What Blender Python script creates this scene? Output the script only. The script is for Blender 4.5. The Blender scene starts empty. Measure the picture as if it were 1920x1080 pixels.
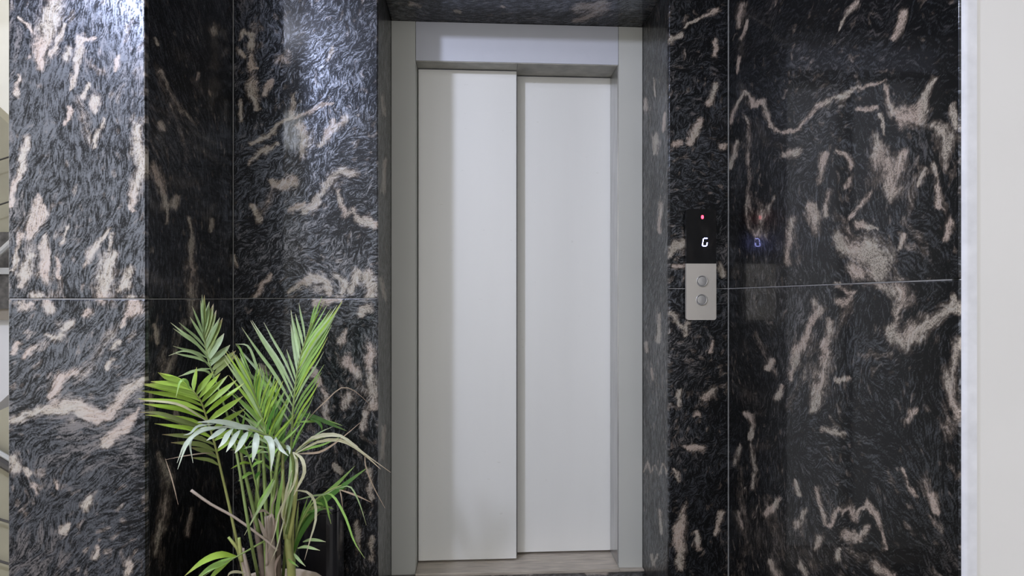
import bpy, math, random
import numpy as np
from mathutils import Vector, Matrix

# ------------------------------------------------------------------ camera, world, light, exposure
SC = bpy.context.scene
COL = SC.collection
F = 1170.0                       # focal length in pixels of the 1920 px frame
YAW = math.atan(70 / F)
CY, SY = math.cos(YAW), math.sin(YAW)
H = 1.115                        # eye height above the lobby floor
HZ = 560.0                       # horizon row

cam_d = bpy.data.cameras.new('camera')
cam_d.sensor_width = 36.0
cam_d.lens = F / 1920 * 36
cam_d.shift_y = 20 / 1920
cam_d.clip_start = 0.05
cam = bpy.data.objects.new('camera', cam_d)
COL.objects.link(cam)
cam.location = (0, 0, H)
cam.rotation_euler = (math.pi / 2, 0, -YAW)
SC.camera = cam

world = bpy.data.worlds.new('world')
SC.world = world
world.use_nodes = True
bg = world.node_tree.nodes['Background']
bg.inputs[0].default_value = (1.0, 0.985, 0.96, 1)
bg.inputs[1].default_value = 1.42

KEY = (-1.34, 0.46, H + 1.43)    # small cool ceiling lamp, left and in front of the lift
kl = bpy.data.lights.new('ceiling_lamp_light', 'POINT')
kl.energy = 125
kl.color = (0.74, 0.79, 1.0)
kl.shadow_soft_size = 0.06
ko = bpy.data.objects.new('ceiling_lamp_light', kl)
COL.objects.link(ko)
ko.location = KEY

wl_ = bpy.data.lights.new('patch_light', 'AREA')   # unseen area light, added behind the viewer for the left wall's bright patch
wl_.shape = 'RECTANGLE'
wl_.size, wl_.size_y = 0.36, 0.42
wl_.energy = 4
wl_.color = (0.95, 0.97, 1.0)
wo_ = bpy.data.objects.new('patch_light', wl_)
COL.objects.link(wo_)
wo_.location = (-2.17, -3.0, H + 1.95)
wo_.rotation_euler = (math.pi / 2, 0, 0)

SC.view_settings.view_transform = 'Standard'
SC.view_settings.look = 'None'
SC.view_settings.gamma = 1.0
SC.view_settings.use_curve_mapping = False
SC.view_settings.exposure = 0.0

random.seed(7)
RNG = np.random.default_rng(11)

# ------------------------------------------------------------------ projection helpers (photo pixel <-> plane)
def ray(u, v):
    a = (u - 960) / F
    return Vector((SY + CY * a, CY - SY * a, -(v - HZ) / F))
def at(u, v, Y):
    d = ray(u, v)
    t = Y / d.y
    return Vector((d.x * t, Y, H + d.z * t))
def at_x(u, v, X):
    d = ray(u, v)
    t = X / d.x
    return Vector((X, d.y * t, H + d.z * t))
def slope(u):
    d = ray(u, HZ)
    return d.x / d.y
def project(P):
    dep = P[:, 0] * SY + P[:, 1] * CY
    r = P[:, 0] * CY - P[:, 1] * SY
    return np.stack([960 + F * r / dep, HZ - F * (P[:, 2] - H) / dep], 1)

# ------------------------------------------------------------------ node helpers
def new_mat(name):
    m = bpy.data.materials.new(name)
    m.use_nodes = True
    return m, m.node_tree.nodes, m.node_tree.links, m.node_tree.nodes['Principled BSDF']
def plain(name, col, rough=0.5, metal=0.0, var=0.06, scale=9.0, spec=0.5, coat=0.0, bump=0.0):
    m, N, L, b = new_mat(name)
    tc = N.new('ShaderNodeTexCoord')
    n = N.new('ShaderNodeTexNoise')
    n.inputs['Scale'].default_value = scale
    n.inputs['Detail'].default_value = 5
    L.new(tc.outputs['Object'], n.inputs['Vector'])
    mr = N.new('ShaderNodeMapRange')
    mr.inputs[1].default_value = 0.3
    mr.inputs[2].default_value = 0.7
    mr.inputs[3].default_value = 1 - var
    mr.inputs[4].default_value = 1 + var
    L.new(n.outputs['Fac'], mr.inputs[0])
    mx = N.new('ShaderNodeVectorMath')
    mx.operation = 'SCALE'
    mx.inputs[0].default_value = col
    L.new(mr.outputs[0], mx.inputs['Scale'])
    L.new(mx.outputs[0], b.inputs['Base Color'])
    b.inputs['Roughness'].default_value = rough
    b.inputs['Metallic'].default_value = metal
    b.inputs['Specular IOR Level'].default_value = spec
    b.inputs['Coat Weight'].default_value = coat
    b.inputs['Coat Roughness'].default_value = 0.03
    if bump:
        bp = N.new('ShaderNodeBump')
        bp.inputs['Strength'].default_value = bump
        bp.inputs['Distance'].default_value = 0.002
        L.new(n.outputs['Fac'], bp.inputs['Height'])
        L.new(bp.outputs[0], b.inputs['Normal'])
    return m
def emit(name, col, strength):
    m, N, L, b = new_mat(name)
    b.inputs['Base Color'].default_value = (*col, 1)
    b.inputs['Emission Color'].default_value = (*col, 1)
    b.inputs['Emission Strength'].default_value = strength
    return m

def granite():
    m, N, L, b = new_mat('swirled_black_granite')
    at_ = N.new('ShaderNodeAttribute')
    at_.attribute_name = 'stone'
    at_.attribute_type = 'GEOMETRY'
    sep = N.new('ShaderNodeSeparateColor')
    L.new(at_.outputs['Color'], sep.inputs[0])
    streak, coarse, vein, tint = sep.outputs[0], sep.outputs[1], sep.outputs[2], at_.outputs['Alpha']
    tc = N.new('ShaderNodeTexCoord')
    def noise(scale, detail=4, rough=0.6):
        n = N.new('ShaderNodeTexNoise')
        n.inputs['Scale'].default_value = scale
        n.inputs['Detail'].default_value = detail
        n.inputs['Roughness'].default_value = rough
        L.new(tc.outputs['Object'], n.inputs['Vector'])
        return n.outputs['Fac']
    def math_(op, a, c, clamp=False):
        n = N.new('ShaderNodeMath')
        n.operation = op
        n.use_clamp = clamp
        for i, x in enumerate((a, c)):
            if isinstance(x, (int, float)):
                n.inputs[i].default_value = x
            else:
                L.new(x, n.inputs[i])
        return n.outputs[0]
    def smooth(x, lo, hi, o0=0.0, o1=1.0):
        n = N.new('ShaderNodeMapRange')
        n.interpolation_type = 'SMOOTHSTEP'
        n.inputs[1].default_value = lo
        n.inputs[2].default_value = hi
        n.inputs[3].default_value = o0
        n.inputs[4].default_value = o1
        L.new(x, n.inputs[0])
        return n.outputs[0]
    def mix(f, a, c):
        n = N.new('ShaderNodeMix')
        n.data_type = 'RGBA'
        L.new(f, n.inputs[0])
        for i, x in ((6, a), (7, c)):
            if isinstance(x, tuple):
                n.inputs[i].default_value = (*x, 1)
            else:
                L.new(x, n.inputs[i])
        return n.outputs[2]
    grain = noise(300, 4, 0.75)
    grain2 = noise(110, 4, 0.7)
    # dark body with thin grey flow lines
    st = math_('ADD', streak, math_('MULTIPLY', math_('SUBTRACT', grain, 0.5), 0.85))
    line = smooth(st, 0.42, 1.0)
    brown = math_('MAXIMUM', smooth(coarse, 0.58, 0.95), smooth(vein, 0.22, 0.52))
    fleck = mix(brown, (0.014, 0.0138, 0.014), (0.085, 0.066, 0.052))
    body = mix(line, (0.0035, 0.0034, 0.0033), fleck)
    # pink and cream veins
    vv = math_('ADD', vein, math_('MULTIPLY', math_('SUBTRACT', grain2, 0.5), 0.75))
    vv = math_('ADD', vv, math_('MULTIPLY', math_('SUBTRACT', streak, 0.5), 0.22))
    vm = smooth(vv, 0.50, 0.86, 0.0, 0.95)
    halo = smooth(vv, 0.30, 0.56, 0.0, 0.30)
    vcol = mix(smooth(tint, 0.35, 0.7), (0.39, 0.345, 0.285), (0.42, 0.335, 0.28))
    vcol = mix(smooth(grain, 0.30, 0.44, 0.8, 0.0), vcol, (0.57, 0.53, 0.48))
    vcol = mix(smooth(math_('ADD', grain, math_('MULTIPLY', math_('SUBTRACT', 0.5, streak), 0.20)), 0.52, 0.62, 0.0, 0.85), vcol, (0.07, 0.056, 0.047))
    body = mix(halo, body, (0.16, 0.125, 0.10))
    col = mix(vm, body, vcol)
    L.new(col, b.inputs['Base Color'])
    rg = smooth(streak, 0.3, 0.8, 0.38, 0.30)
    L.new(rg, b.inputs['Roughness'])
    L.new(smooth(st, 0.30, 1.02, 0.08, 1.0), b.inputs['Specular IOR Level'])
    b.inputs['IOR'].default_value = 1.85
    b.inputs['Specular Tint'].default_value = (0.76, 0.83, 1.0, 1)
    b.inputs['Coat Weight'].default_value = 0.32
    b.inputs['Coat Roughness'].default_value = 0.045
    return m

def brushed(name, col, rough, sx, sy, sz, metal=0.9, stain=None):
    m, N, L, b = new_mat(name)
    tc = N.new('ShaderNodeTexCoord')
    mp = N.new('ShaderNodeMapping')
    mp.inputs['Scale'].default_value = (sx, sy, sz)
    L.new(tc.outputs['Object'], mp.inputs[0])
    n = N.new('ShaderNodeTexNoise')
    n.inputs['Scale'].default_value = 4
    n.inputs['Detail'].default_value = 6
    L.new(mp.outputs[0], n.inputs['Vector'])
    r = N.new('ShaderNodeValToRGB')
    r.color_ramp.elements[0].position = 0.3
    r.color_ramp.elements[1].position = 0.72
    r.color_ramp.elements[0].color = (*[x * 0.72 for x in col], 1)
    r.color_ramp.elements[1].color = (*[min(1, x * 1.15) for x in col], 1)
    L.new(n.outputs['Fac'], r.inputs[0])
    L.new(r.outputs[0], b.inputs['Base Color'])
    b.inputs['Metallic'].default_value = metal
    b.inputs['Roughness'].default_value = rough
    return m

def door_paint():
    """cream-white enamel on sheet steel: faint vertical rolling marks, small scuffs, slightly uneven gloss"""
    m, N, L, b = new_mat('cream_enamel_door_paint')
    tc = N.new('ShaderNodeTexCoord')
    mp = N.new('ShaderNodeMapping')
    mp.inputs['Scale'].default_value = (3, 1, 0.35)
    L.new(tc.outputs['Object'], mp.inputs[0])
    n = N.new('ShaderNodeTexNoise')
    n.inputs['Scale'].default_value = 2.0
    n.inputs['Detail'].default_value = 4
    L.new(mp.outputs[0], n.inputs['Vector'])
    r = N.new('ShaderNodeValToRGB')
    r.color_ramp.elements[0].position = 0.3
    r.color_ramp.elements[1].position = 0.7
    r.color_ramp.elements[0].color = (0.76, 0.76, 0.74, 1)
    r.color_ramp.elements[1].color = (0.79, 0.79, 0.77, 1)
    L.new(n.outputs['Fac'], r.inputs[0])
    # scuffs
    mp2 = N.new('ShaderNodeMapping')
    mp2.inputs['Scale'].default_value = (26, 1, 60)
    mp2.inputs['Rotation'].default_value = (0, 0.25, 0)
    L.new(tc.outputs['Object'], mp2.inputs[0])
    s = N.new('ShaderNodeTexNoise')
    s.inputs['Scale'].default_value = 1.0
    s.inputs['Detail'].default_value = 3
    L.new(mp2.outputs[0], s.inputs['Vector'])
    mr = N.new('ShaderNodeMapRange')
    mr.inputs[1].default_value = 0.71
    mr.inputs[2].default_value = 0.80
    mr.inputs[3].default_value = 0.0
    mr.inputs[4].default_value = 0.35
    L.new(s.outputs['Fac'], mr.inputs[0])
    mx = N.new('ShaderNodeMix')
    mx.data_type = 'RGBA'
    L.new(mr.outputs[0], mx.inputs[0])
    L.new(r.outputs[0], mx.inputs[6])
    mx.inputs[7].default_value = (0.40, 0.38, 0.33, 1)
    L.new(mx.outputs[2], b.inputs['Base Color'])
    b.inputs['Roughness'].default_value = 0.42
    b.inputs['Specular IOR Level'].default_value = 0.4
    return m

def leaf_mat(name, col, tip, trans=0.25, rough=0.45):
    m, N, L, b = new_mat(name)
    a = N.new('ShaderNodeAttribute')
    a.attribute_name = 'along'
    a.attribute_type = 'GEOMETRY'
    oi = N.new('ShaderNodeObjectInfo')
    tc = N.new('ShaderNodeTexCoord')
    n = N.new('ShaderNodeTexNoise')
    n.inputs['Scale'].default_value = 60
    n.inputs['Detail'].default_value = 3
    L.new(tc.outputs['Object'], n.inputs['Vector'])
    r = N.new('ShaderNodeValToRGB')
    r.color_ramp.elements[0].position = 0.0
    r.color_ramp.elements[0].color = (*col, 1)
    e = r.color_ramp.elements.new(0.72)
    e.color = (*col, 1)
    r.color_ramp.elements[-1].position = 1.0
    r.color_ramp.elements[-1].color = (*tip, 1)
    L.new(a.outputs['Fac'], r.inputs[0])
    mr = N.new('ShaderNodeMapRange')
    mr.inputs[3].default_value = 0.72
    mr.inputs[4].default_value = 1.25
    L.new(oi.outputs['Random'], mr.inputs[0])
    m2 = N.new('ShaderNodeMath')
    m2.operation = 'MULTIPLY'
    mr2 = N.new('ShaderNodeMapRange')
    mr2.inputs[3].default_value = 0.8
    mr2.inputs[4].default_value = 1.2
    L.new(n.outputs['Fac'], mr2.inputs[0])
    L.new(mr.outputs[0], m2.inputs[0])
    L.new(mr2.outputs[0], m2.inputs[1])
    sc = N.new('ShaderNodeVectorMath')
    sc.operation = 'SCALE'
    L.new(r.outputs[0], sc.inputs[0])
    L.new(m2.outputs[0], sc.inputs['Scale'])
    L.new(sc.outputs[0], b.inputs['Base Color'])
    b.inputs['Roughness'].default_value = rough
    tr = N.new('ShaderNodeBsdfTranslucent')
    L.new(sc.outputs[0], tr.inputs[0])
    ms = N.new('ShaderNodeMixShader')
    ms.inputs[0].default_value = trans
    out = N['Material Output']
    L.new(b.outputs[0], ms.inputs[1])
    L.new(tr.outputs[0], ms.inputs[2])
    L.new(ms.outputs[0], out.inputs[0])
    return m

M = dict(
    granite=granite(),
    grout=plain('grey_joint_filler', (0.22, 0.22, 0.22), 0.8, var=0.2, scale=40),
    paint=plain('white_wall_paint', (0.665, 0.66, 0.665), 0.75, var=0.02, scale=3, spec=0.25),
    bead=plain('corner_plaster', (0.64, 0.65, 0.70), 0.7, var=0.08, scale=30, spec=0.3, bump=0.4),
    ceil=plain('ceiling_paint', (0.62, 0.61, 0.58), 0.8, var=0.02),
    jamb=plain('warm_grey_jamb_paint', (0.53, 0.535, 0.505), 0.55, var=0.01, spec=0.3),
    header=plain('sky_tinted_header_paint', (0.56, 0.575, 0.635), 0.5, var=0.02, spec=0.3),  # bluer than the jambs: sky light put into the colour
    liner=plain('worn_grey_liner_paint', (0.36, 0.35, 0.31), 0.5, var=0.25, scale=14),
    chrome=brushed('brushed_steel_strip', (0.55, 0.55, 0.55), 0.3, 40, 40, 1.5),
    sill=brushed('worn_aluminium_sill', (0.58, 0.52, 0.45), 0.45, 3, 30, 30, metal=0.35),
    shaft=plain('dark_shaft', (0.015, 0.014, 0.013), 0.8),
    door=door_paint(),
    black_gloss=plain('black_acrylic', (0.004, 0.004, 0.005), 0.08, var=0.0, spec=0.4),
    panel_steel=plain('satin_panel_steel', (0.56, 0.525, 0.475), 0.42, metal=0.3, var=0.04),
    button=plain('button_steel', (0.48, 0.47, 0.46), 0.30, metal=0.5, var=0.05),
    dark_ring=plain('dark_button_gap', (0.03, 0.03, 0.03), 0.5),
    mark=plain('etched_mark', (0.55, 0.55, 0.55), 0.6),
    glow_blue=emit('blue_white_display_glow', (0.40, 0.43, 1.0), 15.0),
    glow_red=emit('red_indicator_glow', (1.0, 0.04, 0.08), 6.0),
    bin=plain('glossy_black_plastic', (0.008, 0.008, 0.010), 0.22, var=0.1, spec=0.5, coat=0.3),
    pot=plain('beige_glazed_clay', (0.64, 0.54, 0.43), 0.4, var=0.10, scale=16, spec=0.4),
    soil=plain('dark_potting_soil', (0.035, 0.024, 0.016), 0.95, var=0.5, scale=60, bump=1.0),
    stalk=leaf_mat('green_stalk', (0.22, 0.30, 0.09), (0.28, 0.30, 0.10), 0.05),
    stalk_y=leaf_mat('yellow_green_stalk', (0.34, 0.36, 0.12), (0.30, 0.38, 0.12), 0.05),
    bark=leaf_mat('brown_papery_sheath', (0.20, 0.15, 0.115), (0.30, 0.23, 0.18), 0.0, 0.8),
    bark_pale=leaf_mat('pale_papery_sheath', (0.33, 0.27, 0.22), (0.36, 0.30, 0.25), 0.0, 0.8),
    l_bright=leaf_mat('bright_green_leaf', (0.30, 0.47, 0.055), (0.34, 0.34, 0.09)),
    l_mid=leaf_mat('mid_green_leaf', (0.24, 0.42, 0.09), (0.32, 0.40, 0.15)),
    l_sage=leaf_mat('sage_green_leaf', (0.32, 0.44, 0.20), (0.42, 0.42, 0.25)),
    l_dark=leaf_mat('dark_green_leaf', (0.075, 0.20, 0.03), (0.16, 0.24, 0.06)),
    l_olive=leaf_mat('olive_leaf', (0.22, 0.28, 0.085), (0.28, 0.20, 0.11)),
    l_silver=leaf_mat('silvery_leaf', (0.46, 0.54, 0.44), (0.52, 0.56, 0.45), 0.12, 0.4),
    l_dry=leaf_mat('dry_cream_leaf', (0.46, 0.45, 0.30), (0.42, 0.33, 0.24), 0.15, 0.6),
    l_brown=leaf_mat('dry_brown_leaf', (0.30, 0.23, 0.16), (0.36, 0.26, 0.19), 0.1, 0.7),
    stair_wall=plain('cream_stair_wall', (0.70, 0.69, 0.64), 0.8, var=0.03),
    stair_side=plain('beige_stair_side', (0.30, 0.28, 0.20), 0.7, var=0.06),
    rail=plain('painted_rail', (0.45, 0.45, 0.43), 0.4),
    dark_rail=plain('dark_rail', (0.05, 0.045, 0.04), 0.4),
    floor=plain('dark_lobby_floor', (0.16, 0.15, 0.145), 0.25, var=0.3, scale=30),
)

# ------------------------------------------------------------------ object helpers
def link(name, me, mat=None, parent=None):
    o = bpy.data.objects.new(name, me)
    COL.objects.link(o)
    if mat and me is not None:
        me.materials.append(mat)
    if parent:
        o.parent = parent
    return o
def empty(name, loc=(0, 0, 0)):
    o = bpy.data.objects.new(name, None)
    o.empty_display_size = 0.05
    COL.objects.link(o)
    o.location = loc
    return o
def tag(o, label=None, cat=None, group=None, kind=None):
    for k, v in (('label', label), ('category', cat), ('group', group), ('kind', kind)):
        if v:
            o[k] = v
    return o
class MB:
    """collects faces, builds ONE mesh object; world coordinates are made local to the parent"""
    def __init__(self):
        self.v, self.f, self.a = [], [], []
    def add(self, vs, fs, along=None):
        o = len(self.v)
        self.v += [tuple(p) for p in vs]
        self.f += [tuple(i + o for i in q) for q in fs]
        self.a += list(along) if along is not None else [0.0] * len(vs)
        return self
    def box(self, x0, x1, y0, y1, z0, z1, bev=0.0):
        c = bev
        if c <= 0:
            vs = [(x, y, z) for x in (x0, x1) for y in (y0, y1) for z in (z0, z1)]
            fs = [(0, 1, 3, 2), (4, 6, 7, 5), (0, 4, 5, 1), (2, 3, 7, 6), (0, 2, 6, 4), (1, 5, 7, 3)]
            return self.add(vs, fs)
        import bmesh
        bm = bmesh.new()
        bmesh.ops.create_cube(bm, size=1.0)
        for v in bm.verts:
            v.co = Vector(((x0 + x1) / 2 + v.co.x * (x1 - x0), (y0 + y1) / 2 + v.co.y * (y1 - y0), (z0 + z1) / 2 + v.co.z * (z1 - z0)))
        bmesh.ops.bevel(bm, geom=bm.edges[:], offset=c, segments=2, affect='EDGES', profile=0.6)
        bm.verts.index_update()
        self.add([v.co[:] for v in bm.verts], [[v.index for v in f.verts] for f in bm.faces])
        bm.free()
        return self
    def tube(self, pts, radii, n=8, cap=True):
        pts = [Vector(p) for p in pts]
        if not hasattr(radii, '__len__'):
            radii = [radii] * len(pts)
        vs, fs, al = [], [], []
        ref = Vector((0.31, -0.2, 0.93))
        for i, p in enumerate(pts):
            t = (pts[min(i + 1, len(pts) - 1)] - pts[max(i - 1, 0)]).normalized()
            if abs(t.dot(ref)) > 0.98:
                ref = Vector((0.9, 0.3, 0.1))
            a = t.cross(ref).normalized()
            b = t.cross(a).normalized()
            for k in range(n):
                w = 2 * math.pi * k / n
                vs.append(p + (a * math.cos(w) + b * math.sin(w)) * radii[i])
                al.append(i / (len(pts) - 1))
        for i in range(len(pts) - 1):
            for k in range(n):
                k2 = (k + 1) % n
                fs.append((i * n + k, i * n + k2, (i + 1) * n + k2, (i + 1) * n + k))
        if cap:
            fs.append(tuple(range(n))[::-1])
            fs.append(tuple((len(pts) - 1) * n + k for k in range(n)))
        return self.add(vs, fs, al)
    def prism(self, poly, axis, d0, d1):
        """extrude a 2-D polygon: axis 'y' -> (x,z) outline between y=d0 and d1; 'z' -> (x,y) outline"""
        n = len(poly)
        g = (lambda p, d: (p[0], d, p[1])) if axis == 'y' else (lambda p, d: (p[0], p[1], d))
        vs = [g(p, d0) for p in poly] + [g(p, d1) for p in poly]
        fs = [tuple(range(n)), tuple(range(2 * n - 1, n - 1, -1))]
        fs += [(i, i + n, (i + 1) % n + n, (i + 1) % n) for i in range(n)]
        return self.add(vs, fs)
    def build(self, name, mat, parent=None, smooth=False, kind=None):
        off = parent_loc(parent)
        me = bpy.data.meshes.new(name)
        me.from_pydata([(a - off[0], b - off[1], c - off[2]) for a, b, c in self.v], [], self.f)
        if any(self.a):
            at_ = me.attributes.new('along', 'FLOAT', 'POINT')
            at_.data.foreach_set('value', self.a)
        import bmesh
        bm = bmesh.new()
        bm.from_mesh(me)
        bmesh.ops.recalc_face_normals(bm, faces=bm.faces[:])
        bm.to_mesh(me)
        bm.free()
        if smooth:
            me.polygons.foreach_set('use_smooth', [True] * len(me.polygons))
        o = link(name, me, mat, parent)
        if kind:
            o['kind'] = kind
        return o
def parent_loc(p):
    off = Vector((0, 0, 0))
    while p:
        off += p.location
        p = p.parent
    return off

# ------------------------------------------------------------------ key planes (solved from the photograph)
Y0 = 2.19                                   # granite wall beside the lift
XP = slope(437) * Y0                        # right side of the pillar
YP = XP / slope(272)                        # pillar front
XPL = slope(15.5) * YP                      # pillar left edge
XR = slope(1366) * Y0                       # right granite wall
YN = XR / slope(1799)                       # its near end
XA0 = slope(708) * Y0                       # alcove, left edge
XA1 = slope(1254.5) * Y0                    # alcove, right edge
Y1 = 2.54                                   # face of the lift door frame
ZSOF = H + 1.122                            # underside of the lintel
ZJ, ZJR = H - 0.001, H + 0.0362             # joints between the slabs, left and right
ZT, ZC = 2.22, 2.775                        # top joint of the granite, ceiling
RES = (0.0024, 0.0024, 0.006)               # the course above the picture is coarser

# ------------------------------------------------------------------ stone pattern
def vnoise(x, y, seed, n=256):
    g = np.random.default_rng(seed).random((n, n))
    xi, yi = np.floor(x).astype(int), np.floor(y).astype(int)
    fx, fy = x - xi, y - yi
    fx, fy = fx * fx * (3 - 2 * fx), fy * fy * (3 - 2 * fy)
    a, b = g[yi % n, xi % n], g[yi % n, (xi + 1) % n]
    c, d = g[(yi + 1) % n, xi % n], g[(yi + 1) % n, (xi + 1) % n]
    return (a * (1 - fx) + b * fx) * (1 - fy) + (c * (1 - fx) + d * fx) * fy
def fbm(x, y, seed, oct=3):
    s, a, t = 0, 1.0, 0
    for i in range(oct):
        s = s + a * vnoise(x * 2 ** i + 17.3 * i, y * 2 ** i + 9.1 * i, seed + i)
        t += a
        a *= 0.5
    return s / t

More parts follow.
